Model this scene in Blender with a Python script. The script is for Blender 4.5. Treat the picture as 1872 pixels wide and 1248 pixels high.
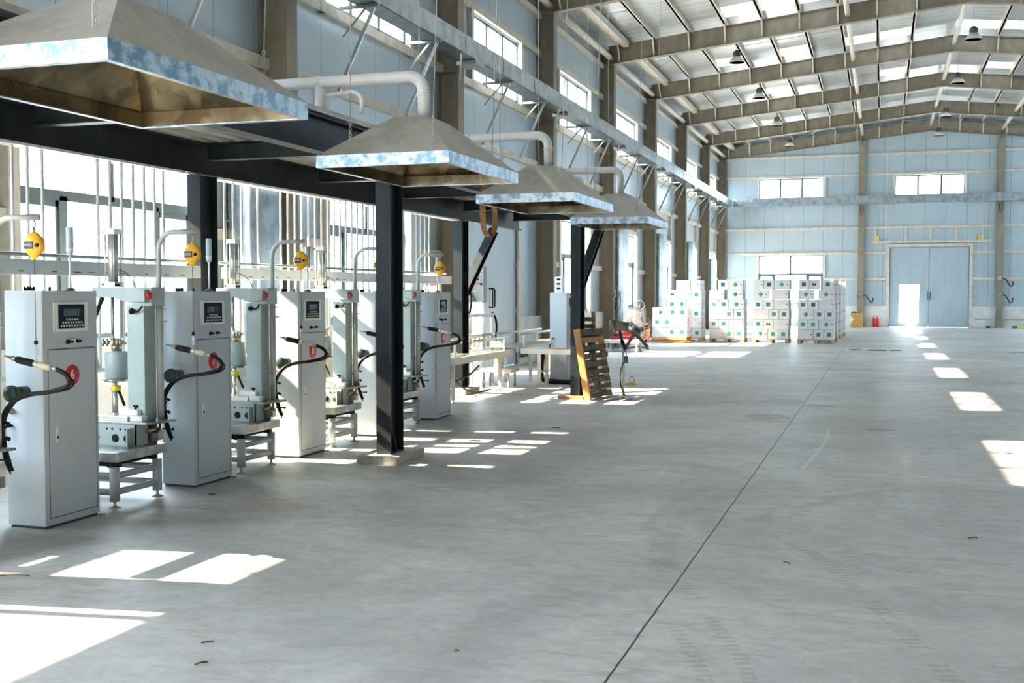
import bpy, math, random
from mathutils import Vector, Matrix
random.seed(7)
for o in list(bpy.data.objects): bpy.data.objects.remove(o)
SC = bpy.context.scene
COL = SC.collection
# ------------------------------------------------------------------ camera, sky, sun, exposure
cd = bpy.data.cameras.new('camera'); cam = bpy.data.objects.new('camera', cd); COL.objects.link(cam)
cd.sensor_width = 36.0; cd.lens = 2050.0/1872*36.0; cd.clip_end = 400; cd.clip_start = .05
PITCH = math.atan(87/2050.0); YAW = math.atan(677*math.cos(PITCH)/2050.0)
cam.location = (0, 0, 1.7); cam.rotation_euler = (math.pi/2-PITCH, 0, YAW)
SC.camera = cam
SC.view_settings.view_transform = 'Standard'; SC.view_settings.look = 'None'
SC.view_settings.gamma = 1; SC.view_settings.use_curve_mapping = False
SC.view_settings.exposure = 1.78
w = bpy.data.worlds.new('sky'); SC.world = w; w.use_nodes = True
SKY = 7.0
bg = w.node_tree.nodes['Background']; bg.inputs[0].default_value = (.765, .875, 1.0, 1); bg.inputs[1].default_value = SKY
sl = bpy.data.lights.new('sun', 'SUN'); so = bpy.data.objects.new('sun', sl); COL.objects.link(so)
sl.energy = 21; sl.color = (1.0, .76, .50); sl.angle = .012
so.rotation_euler = Vector((1, .157, -.755)).to_track_quat('-Z', 'Y').to_euler(); so.location = (-30, -5, 30)
SC.cycles.max_bounces = 9; SC.cycles.diffuse_bounces = 6; SC.cycles.glossy_bounces = 4
SC.cycles.transmission_bounces = 6; SC.cycles.transparent_max_bounces = 16
SC.cycles.sample_clamp_indirect = 8; SC.cycles.caustics_reflective = False; SC.cycles.caustics_refractive = False

# ------------------------------------------------------------------ materials
def nodes(name):
    m = bpy.data.materials.new(name); m.use_nodes = True
    nt = m.node_tree; return m, nt, nt.nodes, nt.links, nt.nodes['Principled BSDF']
def M(name, col, rough=.5, metal=0.0, var=.0, scale=6.0, stretch=(1,1,1), bump=0.0, col2=None, thr=(.4,.65), spec=None):
    m, nt, N, L, b = nodes(name)
    b.inputs['Base Color'].default_value = (*col, 1); b.inputs['Roughness'].default_value = rough; b.inputs['Metallic'].default_value = metal
    if spec is not None: b.inputs['Specular IOR Level'].default_value = spec
    if var or bump or col2:
        tc = N.new('ShaderNodeTexCoord'); mp = N.new('ShaderNodeMapping'); mp.inputs['Scale'].default_value = stretch
        L.new(tc.outputs['Object'], mp.inputs[0])
        nz = N.new('ShaderNodeTexNoise'); nz.inputs['Scale'].default_value = scale; nz.inputs['Detail'].default_value = 6
        L.new(mp.outputs[0], nz.inputs['Vector'])
        if var or col2:
            r = N.new('ShaderNodeValToRGB'); r.color_ramp.elements[0].position = thr[0]; r.color_ramp.elements[1].position = thr[1]
            c2 = col2 or tuple(min(1, c*(1+var)) for c in col); c1 = col if col2 else tuple(c*(1-var) for c in col)
            r.color_ramp.elements[0].color = (*c1, 1); r.color_ramp.elements[1].color = (*c2, 1)
            L.new(nz.outputs['Fac'], r.inputs[0]); L.new(r.outputs[0], b.inputs['Base Color'])
        if bump:
            bp = N.new('ShaderNodeBump'); bp.inputs['Strength'].default_value = bump; bp.inputs['Distance'].default_value = .02
            L.new(nz.outputs['Fac'], bp.inputs['Height']); L.new(bp.outputs[0], b.inputs['Normal'])
    return m
def ribbed(name, col, axis, rib=.25, seam=1.0, rough=.38, metal=.25, depth=.012):
    """sheet cladding with fine vertical ribs and a dark joint between sheets"""
    m, nt, N, L, b = nodes(name)
    tc = N.new('ShaderNodeTexCoord'); sx = N.new('ShaderNodeSeparateXYZ'); L.new(tc.outputs['Object'], sx.inputs[0])
    v = sx.outputs[axis]
    def mod(per):
        d = N.new('ShaderNodeMath'); d.operation = 'DIVIDE'; L.new(v, d.inputs[0]); d.inputs[1].default_value = per
        f = N.new('ShaderNodeMath'); f.operation = 'FRACT'; L.new(d.outputs[0], f.inputs[0]); return f.outputs[0]
    def line(src, wdt):
        c = N.new('ShaderNodeMath'); c.operation = 'LESS_THAN'; L.new(src, c.inputs[0]); c.inputs[1].default_value = wdt; return c.outputs[0]
    a = line(mod(rib), .16); s = line(mod(seam), .018/seam)
    nz = N.new('ShaderNodeTexNoise'); nz.inputs['Scale'].default_value = 1.3; L.new(tc.outputs['Object'], nz.inputs['Vector'])
    mx = N.new('ShaderNodeMix'); mx.data_type = 'RGBA'; mx.inputs[6].default_value = (*[c*.93 for c in col], 1); mx.inputs[7].default_value = (*[min(1,c*1.05) for c in col], 1)
    L.new(nz.outputs['Fac'], mx.inputs[0])
    m2 = N.new('ShaderNodeMix'); m2.data_type = 'RGBA'; L.new(s, m2.inputs[0]); L.new(mx.outputs[2], m2.inputs[6]); m2.inputs[7].default_value = (*[c*.45 for c in col], 1)
    L.new(m2.outputs[2], b.inputs['Base Color'])
    bp = N.new('ShaderNodeBump'); bp.inputs['Strength'].default_value = .55; bp.inputs['Distance'].default_value = depth
    L.new(a, bp.inputs['Height']); L.new(bp.outputs[0], b.inputs['Normal'])
    b.inputs['Roughness'].default_value = rough; b.inputs['Metallic'].default_value = metal
    return m
def galv(name, c1, c2, rough=.3, scale=9.0, metal=.9):
    m, nt, N, L, b = nodes(name)
    tc = N.new('ShaderNodeTexCoord')
    vo = N.new('ShaderNodeTexVoronoi'); vo.inputs['Scale'].default_value = scale*4; L.new(tc.outputs['Object'], vo.inputs['Vector'])
    nz = N.new('ShaderNodeTexNoise'); nz.inputs['Scale'].default_value = scale; nz.inputs['Detail'].default_value = 8; L.new(tc.outputs['Object'], nz.inputs['Vector'])
    ad = N.new('ShaderNodeMath'); ad.operation = 'MULTIPLY_ADD'; L.new(vo.outputs['Color'], ad.inputs[0]); ad.inputs[1].default_value = .16; L.new(nz.outputs['Fac'], ad.inputs[2])
    r = N.new('ShaderNodeValToRGB'); r.color_ramp.elements[0].position = .48; r.color_ramp.elements[1].position = .66
    r.color_ramp.elements[0].color = (*c1, 1); r.color_ramp.elements[1].color = (*c2, 1)
    L.new(ad.outputs[0], r.inputs[0]); L.new(r.outputs[0], b.inputs['Base Color'])
    r2 = N.new('ShaderNodeMapRange'); L.new(ad.outputs[0], r2.inputs[0]); r2.inputs[3].default_value = rough*.7; r2.inputs[4].default_value = rough*1.5
    L.new(r2.outputs[0], b.inputs['Roughness']); b.inputs['Metallic'].default_value = metal
    return m
def glass_mat():
    m, nt, N, L, b = nodes('window_glass')
    N.remove(b); out = N['Material Output']
    t = N.new('ShaderNodeBsdfTransparent'); t.inputs[0].default_value = (.93, .97, .97, 1)
    g = N.new('ShaderNodeBsdfGlossy'); g.inputs['Roughness'].default_value = .02
    mx = N.new('ShaderNodeMixShader'); mx.inputs[0].default_value = .05; L.new(t.outputs[0], mx.inputs[1]); L.new(g.outputs[0], mx.inputs[2]); L.new(mx.outputs[0], out.inputs[0])
    return m
def skylight_mat():
    m, nt, N, L, b = nodes('skylight_sheet')
    N.remove(b); out = N['Material Output']
    t = N.new('ShaderNodeBsdfTranslucent'); t.inputs[0].default_value = (.20, .215, .225, 1)
    s = N.new('ShaderNodeBsdfTransparent'); s.inputs[0].default_value = (.8, .84, .86, 1)
    mx = N.new('ShaderNodeMixShader'); mx.inputs[0].default_value = .06; L.new(t.outputs[0], mx.inputs[1]); L.new(s.outputs[0], mx.inputs[2]); L.new(mx.outputs[0], out.inputs[0])
    return m
def floor_mat():
    m, nt, N, L, b = nodes('trowelled_concrete')
    tc = N.new('ShaderNodeTexCoord'); O = tc.outputs['Object']
    def noise(sc, det=8, st=(1,1,1), dist=0.0):
        mp = N.new('ShaderNodeMapping'); mp.inputs['Scale'].default_value = st; L.new(O, mp.inputs[0])
        n = N.new('ShaderNodeTexNoise'); n.inputs['Scale'].default_value = sc; n.inputs['Detail'].default_value = det; n.inputs['Distortion'].default_value = dist
        n.inputs['Roughness'].default_value = .62
        L.new(mp.outputs[0], n.inputs['Vector']); return n.outputs['Fac']
    def ramp(src, p0, p1, c0, c1):
        r = N.new('ShaderNodeValToRGB'); e = r.color_ramp.elements; e[0].position = p0; e[1].position = p1; e[0].color = (*c0, 1); e[1].color = (*c1, 1)
        L.new(src, r.inputs[0]); return r.outputs[0]
    def mix(f, a, c, mode='MIX'):
        x = N.new('ShaderNodeMix'); x.data_type = 'RGBA'; x.blend_type = mode
        if isinstance(f, float): x.inputs[0].default_value = f
        else: L.new(f, x.inputs[0])
        for i, q in ((6, a), (7, c)):
            if isinstance(q, tuple): x.inputs[i].default_value = (*q, 1)
            else: L.new(q, x.inputs[i])
        return x.outputs[2]
    def math_(op, a, c=None, d=None):
        x = N.new('ShaderNodeMath'); x.operation = op
        for i, q in enumerate((a, c, d)):
            if q is None: continue
            if isinstance(q, (int, float)): x.inputs[i].default_value = q
            else: L.new(q, x.inputs[i])
        return x.outputs[0]
    base = ramp(noise(.38, 12, dist=1.1), .38, .64, (.40, .395, .385), (.57, .56, .54))
    fine = ramp(noise(5.5, 14, (.8, 1.25, 1), 1.2), .36, .60, (.85, .85, .845), (1.06, 1.06, 1.06))
    c = mix(1.0, base, fine, 'MULTIPLY')
    scr = ramp(noise(3.2, 12, (.5, 1.6, 1), 1.6), .565, .63, (0, 0, 0), (1, 1, 1))
    c = mix(math_('MULTIPLY', scr, .5), c, (.36, .31, .25))
    dirt = ramp(noise(.8, 9, (.7, 1.5, 1), .9), .58, .72, (0, 0, 0), (1, 1, 1))
    c = mix(math_('MULTIPLY', dirt, .6), c, (.30, .25, .19))
    sx = N.new('ShaderNodeSeparateXYZ'); L.new(O, sx.inputs[0]); X, Y = sx.outputs[0], sx.outputs[1]
    # expansion joints cut in the slab
    def joint(v, at, wdt):
        return math_('LESS_THAN', math_('ABSOLUTE', math_('SUBTRACT', v, at)), wdt)
    wob = math_('MULTIPLY', math_('SUBTRACT', noise(2.0, 3), .5), .02)
    j = math_('MAXIMUM', joint(math_('ADD', X, wob), -1.132, .0055), math_('MULTIPLY', joint(math_('ADD', Y, wob), 7.62, .0045), .6))
    c = mix(j, c, (.02, .018, .016))
    # tyre marks: rings on the slab with a ribbed tread
    def tyre(cx, cy, r, wd, ymin, ymax, xmin=-50., xmax=50.):
        dx = math_('SUBTRACT', X, cx); dy = math_('SUBTRACT', Y, cy)
        d = math_('SQRT', math_('ADD', math_('MULTIPLY', dx, dx), math_('MULTIPLY', dy, dy)))
        k = math_('LESS_THAN', math_('ABSOLUTE', math_('SUBTRACT', d, r)), wd)
        an = math_('ARCTAN2', dy, dx)
        tr = math_('GREATER_THAN', math_('SINE', math_('MULTIPLY', an, r*95.0)), -.1)
        k = math_('MULTIPLY', k, tr)
        k = math_('MULTIPLY', k, math_('GREATER_THAN', noise(2.2, 6), .47))
        for v, lo, hi in ((Y, ymin, ymax), (X, xmin, xmax)):
            k = math_('MULTIPLY', k, math_('MULTIPLY', math_('GREATER_THAN', v, lo), math_('LESS_THAN', v, hi)))
        return k
    t = None
    for a in ((3.14, 8.48, 4.76, .045, 6.2, 11.0, -2.0, -.7), (3.01, 8.17, 4.45, .085, 6.2, 10.4, -2.0, -.7), (1.2, 8.75, 2.02, .04, 7.2, 10.6, -1.0, 1.2), (1.2, 8.75, 1.80, .08, 7.2, 10.3, -1.0, .9),
              (-25.95, -1.72, 27.17, .05, 4.6, 7.6, -.5, .8), (-5.97, 3.31, 5.49, .035, 4.4, 5.8, -1.05, -.5), (-5.96, 3.59, 5.60, .035, 4.4, 5.9, -1.05, -.4)):
        k = tyre(*a); t = k if t is None else math_('MAXIMUM', t, k)
    c = mix(math_('MULTIPLY', t, .34), c, (.20, .195, .18))
    # brown stains and a pale scuff, each with its own outline
    def blot(cx, cy, rx, ry, thr, col, amt, c):
        dx = math_('DIVIDE', math_('SUBTRACT', X, cx), rx); dy = math_('DIVIDE', math_('SUBTRACT', Y, cy), ry)
        d = math_('SQRT', math_('ADD', math_('MULTIPLY', dx, dx), math_('MULTIPLY', dy, dy)))
        k = math_('LESS_THAN', math_('ADD', d, math_('MULTIPLY', noise(5, 10, (1, 1.6, 1)), 1.6)), thr)
        return mix(math_('MULTIPLY', k, amt), c, col)
    for q in ((-1.45, 18.1, .45, .6, 1.62, (.20, .16, .11), .6), (-1.5, 15.8, .4, .45, 1.6, (.20, .16, .11), .6), (-.9, 17.6, .3, .3, 1.55, (.16, .13, .09), .5), (0.0, 14.75, .22, .25, 1.6, (.20, .16, .11), .55)): c = blot(*q, c)
    dl = math_('LESS_THAN', math_('ABSOLUTE', math_('SUBTRACT', math_('ADD', X, math_('MULTIPLY', math_('SINE', math_('MULTIPLY', Y, .8)), .08)), -.68)), .014)
    dl = math_('MULTIPLY', dl, math_('MULTIPLY', math_('GREATER_THAN', Y, 11.2), math_('LESS_THAN', Y, 14.6)))
    c = mix(math_('MULTIPLY', dl, .5), c, (.72, .71, .68))
    spk = math_('GREATER_THAN', noise(38, 2), .735)
    c = mix(math_('MULTIPLY', spk, .6), c, (.10, .095, .09))
    crk = ramp(noise(2.4, 14, (.55, 2.0, 1), 2.4), .485, .50, (0, 0, 0), (1, 1, 1)); crk2 = ramp(noise(2.4, 14, (.55, 2.0, 1), 2.4), .50, .515, (1, 1, 1), (0, 0, 0))
    lines = mix(1.0, crk, crk2, 'MULTIPLY')
    gate = ramp(noise(1.1, 5), .54, .60, (0, 0, 0), (1, 1, 1))
    c = mix(math_('MULTIPLY', mix(1.0, lines, gate, 'MULTIPLY'), .35), c, (.20, .185, .165))
    L.new(c, b.inputs['Base Color'])
    rr = N.new('ShaderNodeMapRange'); L.new(noise(1.4, 6), rr.inputs[0]); rr.inputs[3].default_value = .34; rr.inputs[4].default_value = .62
    L.new(rr.outputs[0], b.inputs['Roughness'])
    bp = N.new('ShaderNodeBump'); bp.inputs['Strength'].default_value = .12; bp.inputs['Distance'].default_value = .01
    L.new(noise(14, 8), bp.inputs['Height']); L.new(bp.outputs[0], b.inputs['Normal'])
    return m
def wood_mat(name, c1, c2, sc=3):
    return M(name, c1, .75, 0, scale=sc, stretch=(1, 6, 1), col2=c2, thr=(.35, .7), bump=.3)

FLOOR = floor_mat()
WALLX = ribbed('wall_sheet_side', (.53, .63, .70), 1)
WALLY = ribbed('wall_sheet_end', (.52, .63, .705), 0)
ROOF = M('roof_sheet', (.66, .69, .71), .32, .35, var=.16, scale=2.2, stretch=(.35, 5, 1), bump=.15)
PLASTER = M('white_plaster', (.78, .78, .76), .8, var=.08, scale=3)
STEEL = M('khaki_steel', (.285, .25, .19), .55, var=.13, scale=3.5, stretch=(1, 1, .5))
CREAM = M('cream_steel', (.70, .65, .56), .5, var=.1, scale=5)
BLACK = M('dark_blue_steel', (.009, .016, .023), .5, var=.35, scale=4, spec=.35)
FRAME = M('grey_aluminium', (.17, .215, .24), .4, .3)
GLASS = glass_mat(); SKYL = skylight_mat()
DIFFUSER = skylight_mat(); DIFFUSER.name = 'sun_diffuser'; DIFFUSER.node_tree.nodes['Mix Shader'].inputs[0].default_value = .04; DIFFUSER.node_tree.nodes['Translucent BSDF'].inputs[0].default_value = (.6, .63, .65, 1)
RIM = galv('galvanised_rim', (.17, .26, .34), (.48, .55, .60), .34, 11)
SKIN = galv('galvanised_skin', (.44, .44, .41), (.56, .55, .51), .45, 3, .55)
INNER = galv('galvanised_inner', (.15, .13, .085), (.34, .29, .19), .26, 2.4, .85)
ZINC = galv('galvanised_sheet', (.34, .40, .44), (.50, .56, .60), .28, 4)
BRKT = M('grey_angle_steel', (.42, .44, .45), .35, .7)
PVC = M('white_pipe', (.82, .82, .80), .35, var=.05, scale=4)
DECK = M('deck_sheet', (.55, .56, .54), .35, .6, var=.15, scale=4)
CAB = M('cabinet_grey', (.50, .555, .60), .42, 0, var=.025, scale=40)
CABD = M('cabinet_seam', (.05, .06, .07), .6)
MACH = M('machine_green_grey', (.37, .445, .43), .4, var=.05, scale=5)
FRMG = M('frame_grey_paint', (.47, .50, .50), .4, var=.06, scale=6)
STAIN = M('stainless_steel', (.40, .39, .355), .33, .85, var=.25, scale=7)
ALU = M('brushed_aluminium', (.63, .62, .58), .3, .7)
BRASS = M('fitting_metal', (.45, .40, .30), .35, .9)
RUB = M('black_rubber', (.009, .009, .010), .62, spec=.25)
DKGREEN = M('dark_green_plastic', (.02, .06, .05), .35)
YEL = M('yellow_enamel', (.80, .42, .02), .38, var=.08, scale=10)
YPL = M('yellow_plastic', (.90, .72, .03), .5)
DKRED = M('dark_red_enamel', (.22, .012, .018), .4)
RED = M('red_plastic', (.66, .02, .03), .35)
REDP = M('red_sticker', (.66, .022, .035), .5)
WHT = M('white_plastic', (.82, .83, .82), .45)
LAMPG = M('beacon_lens', (.46, .58, .62), .3)
NAVY = M('panel_navy', (.010, .022, .038), .7, spec=.2)
SCRN = M('dead_display', (.035, .075, .075), .15)
KEY = M('key_white', (.62, .66, .66), .5)
BEIGE = M('beige_grip', (.55, .49, .36), .55)
CARTON = M('white_carton', (.60, .60, .62), .6, var=.06, scale=3)
CARTS = M('carton_shrink_wrap', (.62, .64, .68), .25, var=.1, scale=6)
GREEN = M('green_print', (.02, .27, .16), .5)
TEAL = M('teal_print', (.03, .16, .17), .5)
BLUEP = M('blue_print', (.02, .07, .17), .5)
INK = M('black_print', (.02, .02, .025), .6)
PALW = wood_mat('pale_pallet_wood', (.40, .24, .10), (.58, .40, .20))
PALD = wood_mat('weathered_wood', (.02, .018, .016), (.16, .13, .10), 4)
PALO = wood_mat('orange_wood', (.33, .15, .045), (.50, .27, .10))
ORANGE = M('orange_enamel', (.72, .23, .03), .4)
DKGREY = M('dark_grey_metal', (.09, .09, .085), .5, .4)
OLIVE = M('olive_grey_paint', (.16, .17, .13), .5)
STRAP = M('tan_webbing', (.38, .22, .09), .8, var=.2, scale=20)
CONC = M('plinth_concrete', (.45, .43, .39), .9, var=.15, scale=9, bump=.4)
KRAFT = M('kraft_cardboard', (.62, .36, .10), .7, var=.06, scale=6)
OUTG = M('outside_paving', (.52, .51, .49), .9, var=.05, scale=.6)
OUTW = M('outside_facade', (.72, .74, .75), .8, var=.05, scale=.6)
WIRE = M('steel_wire', (.50, .50, .48), .4, .6)
BROWN = M('dry_leaf', (.16, .09, .045), .8)

# ------------------------------------------------------------------ mesh helpers
W = {}
class B:
    def __init__(s): s.v = []; s.f = []; s.sm = []
    def add(s, vs, fs, smooth=False):
        k = len(s.v); s.v += [Vector(q) for q in vs]; s.f += [tuple(i+k for i in f) for f in fs]; s.sm += [smooth]*len(fs); return s
    def obox(s, c, h, ax=None):
        c = Vector(c); ax = ax or (Vector((1,0,0)), Vector((0,1,0)), Vector((0,0,1)))
        vs = [c + ax[0]*h[0]*i + ax[1]*h[1]*j + ax[2]*h[2]*k for i in (-1,1) for j in (-1,1) for k in (-1,1)]
        return s.add(vs, [(0,1,3,2),(4,6,7,5),(0,4,5,1),(2,3,7,6),(0,2,6,4),(1,5,7,3)])
    def box(s, x0, y0, z0, x1, y1, z1):
        return s.obox(((x0+x1)/2,(y0+y1)/2,(z0+z1)/2), (abs(x1-x0)/2,abs(y1-y0)/2,abs(z1-z0)/2))
    def beam(s, p0, p1, wd, ht, up=(0,0,1), off=0.0):
        p0 = Vector(p0); p1 = Vector(p1); d = p1-p0; L = d.length; d.normalize(); u = Vector(up); sd = d.cross(u)
        if sd.length < 1e-5: sd = d.cross(Vector((1,0,0)))
        sd.normalize(); u = sd.cross(d)
        return s.obox((p0+p1)/2 + u*off, (L/2, wd/2, ht/2), (d, sd, u))
    def ibeam(s, p0, p1, w_, h_, up=(0,0,1), tf=.014, tw=.01):
        """I section: flanges of width w_, total height h_ along up"""
        p0 = Vector(p0); p1 = Vector(p1); d = (p1-p0).normalized(); u = Vector(up); sd = d.cross(u).normalized(); u = sd.cross(d)
        s.beam(p0, p1, tw, h_-2*tf, up); s.beam(p0, p1, w_, tf, up, h_/2-tf/2); s.beam(p0, p1, w_, tf, up, -h_/2+tf/2); return s
    def tube(s, pts, r, n=8, cap=True, smooth=True, closed=False):
        P = [Vector(p) for p in pts]; m = len(P); rs = r if isinstance(r, (list, tuple)) else [r]*m
        T = []
        for i in range(m):
            if closed: t = P[(i+1) % m]-P[i-1]
            else: t = P[min(i+1, m-1)]-P[max(i-1, 0)]
            T.append(t.normalized())
        nrm = T[0].orthogonal().normalized(); vs = []
        for i in range(m):
            nrm = (nrm - T[i]*nrm.dot(T[i])).normalized(); bn = T[i].cross(nrm)
            vs += [P[i] + (nrm*math.cos(2*math.pi*k/n) + bn*math.sin(2*math.pi*k/n))*rs[i] for k in range(n)]
        fs = []
        for i in range(m if closed else m-1):
            a = i*n; c = ((i+1) % m)*n
            fs += [(a+k, a+(k+1) % n, c+(k+1) % n, c+k) for k in range(n)]
        s.add(vs, fs, smooth)
        if cap and not closed:
            k = len(s.v)-len(vs); s.f += [tuple(k+i for i in reversed(range(n))), tuple(k+(m-1)*n+i for i in range(n))]; s.sm += [False, False]
        return s
    def cyl(s, p0, p1, r, n=12): return s.tube([p0, p1], r, n)
    def lathe(s, prof, c, ax=(0,0,1), n=16, sc=(1,1)):
        c = Vector(c); z = Vector(ax).normalized(); x = Vector((1,0,0)) if abs(z.x) < .9 else Vector((0,1,0)); x = (x - z*x.dot(z)).normalized(); y = z.cross(x)
        vs = []; fs = []
        for r, h in prof:
            vs += [c + z*h + x*math.cos(2*math.pi*k/n)*r*sc[0] + y*math.sin(2*math.pi*k/n)*r*sc[1] for k in range(n)]
        for i in range(len(prof)-1):
            fs += [(i*n+k, i*n+(k+1) % n, (i+1)*n+(k+1) % n, (i+1)*n+k) for k in range(n)]
        fs += [tuple(reversed(range(n))), tuple((len(prof)-1)*n+k for k in range(n))]
        return s.add(vs, fs, True)
    def prism(s, poly, d):
        n = len(poly); d = Vector(d); vs = [Vector(p) for p in poly] + [Vector(p)+d for p in poly]
        return s.add(vs, [tuple(reversed(range(n))), tuple(range(n, 2*n))] + [(i, (i+1) % n, n+(i+1) % n, n+i) for i in range(n)])
    def ball(s, c, r, sc=(1,1,1), n=12, m=8):
        vs = []; fs = []
        for i in range(1, m):
            a = math.pi*i/m
            vs += [Vector(c)+Vector((math.sin(a)*math.cos(2*math.pi*k/n)*r*sc[0], math.sin(a)*math.sin(2*math.pi*k/n)*r*sc[1], math.cos(a)*r*sc[2])) for k in range(n)]
        for i in range(m-2): fs += [(i*n+k, (i+1)*n+k, (i+1)*n+(k+1) % n, i*n+(k+1) % n) for k in range(n)]
        t = len(vs); vs += [Vector(c)+Vector((0,0,r*sc[2])), Vector(c)-Vector((0,0,r*sc[2]))]
        fs += [(t, k, (k+1) % n) for k in range(n)] + [(t+1, (m-2)*n+(k+1) % n, (m-2)*n+k) for k in range(n)]
        return s.add(vs, fs, True)
    def mesh(s, name, mat, org):
        me = bpy.data.meshes.new(name); o = Vector(org)
        me.from_pydata([v-o for v in s.v], [], s.f); me.polygons.foreach_set('use_smooth', s.sm); me.materials.append(mat)
        import bmesh
        bm = bmesh.new(); bm.from_mesh(me); bmesh.ops.recalc_face_normals(bm, faces=bm.faces); bm.to_mesh(me); bm.free()
        if any(s.sm) and not all(s.sm): pass
        me.update(); return me
def _link(name, me, loc, parent=None):
    o = bpy.data.objects.new(name, me); COL.objects.link(o)
    if parent is not None: o.parent = parent; W[o] = W[parent]
    else: o.location = loc; W[o] = Vector(loc)
    return o
def bev(o, wdt, seg=2):
    md = o.modifiers.new('edge', 'BEVEL'); md.width = wdt; md.segments = seg; md.limit_method = 'ANGLE'; return o
def tag(o, label, cat, group=None):
    o['label'] = label; o['category'] = cat
    if group: o['group'] = group
    return o
def thing(name, label, cat, loc, group=None):
    return tag(_link(name, None, loc), label, cat, group)
def part(name, b, mat, parent, bevel=0, label=None):
    o = _link(name, b.mesh(name, mat, W[parent]), None, parent)
    if bevel: bev(o, bevel)
    if label: o['label'] = label
    return o
def solo(name, b, mat, label, cat, group=None, org=None, bevel=0):
    if org is None:
        xs = [v.x for v in b.v]; ys = [v.y for v in b.v]; zs = [v.z for v in b.v]
        org = ((min(xs)+max(xs))/2, (min(ys)+max(ys))/2, min(zs))
    o = tag(_link(name, b.mesh(name, mat, org), org), label, cat, group)
    if bevel: bev(o, bevel)
    return o
def struct(name, b, mat, parent=None):
    if parent is not None: o = part(name, b, mat, parent)
    else:
        o = _link(name, b.mesh(name, mat, (0,0,0)), (0,0,0))
    o['kind'] = 'structure'; return o
def copy_tree(root, delta, label):
    """a copy of a thing, its parts and their sub-parts, moved by delta"""
    def rec(o, par):
        c = o.copy(); COL.objects.link(c)
        if par is not None: c.parent = par; W[c] = W[par]
        for ch in o.children: rec(ch, c)
        return c
    kids = list(root.children); r = root.copy(); COL.objects.link(r); r.location = root.location + Vector(delta); W[r] = Vector(r.location)
    for ch in kids: rec(ch, r)
    r['label'] = label; return r
def text(name, s, size, mat, parent, loc, right, up, bold=0.0, sx=1.0):
    """flat lettering lying on a surface: right and up span its plane"""
    c = bpy.data.curves.new('t', 'FONT'); c.body = s; c.size = size; c.align_x = 'CENTER'; c.align_y = 'CENTER'; c.offset = bold; c.extrude = .0006
    tmp = bpy.data.objects.new('t', c); COL.objects.link(tmp)
    me = bpy.data.meshes.new_from_object(tmp.evaluated_get(bpy.context.evaluated_depsgraph_get()))
    bpy.data.objects.remove(tmp); bpy.data.curves.remove(c)
    R = Vector(right).normalized()*sx; U = Vector(up).normalized(); Nn = R.normalized().cross(U)
    for v in me.vertices: v.co = Vector(loc) - W[parent] + R*v.co.x + U*v.co.y + Nn*v.co.z
    me.materials.clear(); me.materials.append(mat); me.name = name
    return _link(name, me, None, parent)
def grid_wall(b, fixed, thick, axis, a0, a1, z0, z1, holes, ztop=None):
    """wall slab with openings; holes = (a0,a1,z0,z1); axis 0: runs in X at Y=fixed, 1: runs in Y at X=fixed"""
    A = sorted({a0, a1, *[h[0] for h in holes], *[h[1] for h in holes]}); Z = sorted({z0, z1, *[h[2] for h in holes], *[h[3] for h in holes]})
    for i in range(len(A)-1):
        run = None
        for j in range(len(Z)-1):
            ca = (A[i]+A[i+1])/2; cz = (Z[j]+Z[j+1])/2
            solid = not any(h[0] < ca < h[1] and h[2] < cz < h[3] for h in holes)
            if solid: run = (run[0], Z[j+1]) if run else (Z[j], Z[j+1])
            if (not solid or j == len(Z)-2) and run:
                if axis == 0: b.box(A[i], fixed, run[0], A[i+1], fixed+thick, run[1])
                else: b.box(fixed, A[i], run[0], fixed+thick, A[i+1], run[1])
                run = None
    return b
def arc(c, r, a0, a1, u, v, n=8):
    c = Vector(c); u = Vector(u); v = Vector(v)
    return [c + u*math.cos(a0+(a1-a0)*i/n)*r + v*math.sin(a0+(a1-a0)*i/n)*r for i in range(n+1)]
def smooth_path(pts, sub=4):
    P = [Vector(p) for p in pts]; out = []
    for i in range(len(P)-1):
        p0 = P[max(i-1,0)]; p1 = P[i]; p2 = P[i+1]; p3 = P[min(i+2,len(P)-1)]
        for k in range(sub):
            t = k/sub; out.append(.5*((2*p1)+(p2-p0)*t+(2*p0-5*p1+4*p2-p3)*t*t+(3*p1-p0-3*p2+p3)*t**3))
    out.append(P[-1]); return out

# ------------------------------------------------------------------ building shell
XW, XI, XR = -8.45, -8.0, 12.85          # outer wall, column face, far wall
YE, YB = 61.0, -6.4
FY = [14.28+6.75*k for k in range(-3, 7)] + [60.75]
RX = 2.2                                  # ridge
def zb(x): return 8.85+.105*(min(x, 2*RX-x)+8.0)      # underside of rafters
def zr(x): return zb(x)+.55+.2                        # underside of roof sheet
BAYC = [(FY[i]+FY[i+1])/2 for i in range(len(FY)-1)]
struct('floor', B().box(XW, YB, -.2, XR, YE, 0), FLOOR)
g = B().box(-60, -30, -.35, XW, 100, -.06); g.box(XW, YE, -.35, 60, 110, -.06); g.box(XW, -60, -.35, 60, YB, -.06)
struct('ground', g, OUTG)
holesL = []; lower = []
for i, c in enumerate(BAYC):
    if c > 8: holesL.append((c-1.66, c+1.66, 6.3, 7.72))
    if c < 0: holesL.append((c-3.1, c+3.1, 0.0, 5.6))  # unseen wide opening, added to throw light on the near faces
    elif 22 < c < 27: holesL.append((21.95, 25.75, 0.0, 4.1))
    else:
        holesL.append((c-1.6, c+1.6, 1.2, 3.75)); lower.append(c)
wl = struct('wall_left', grid_wall(B(), XW-.16, .16, 1, YB, YE, 0, 9.75, holesL), WALLX)
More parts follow.
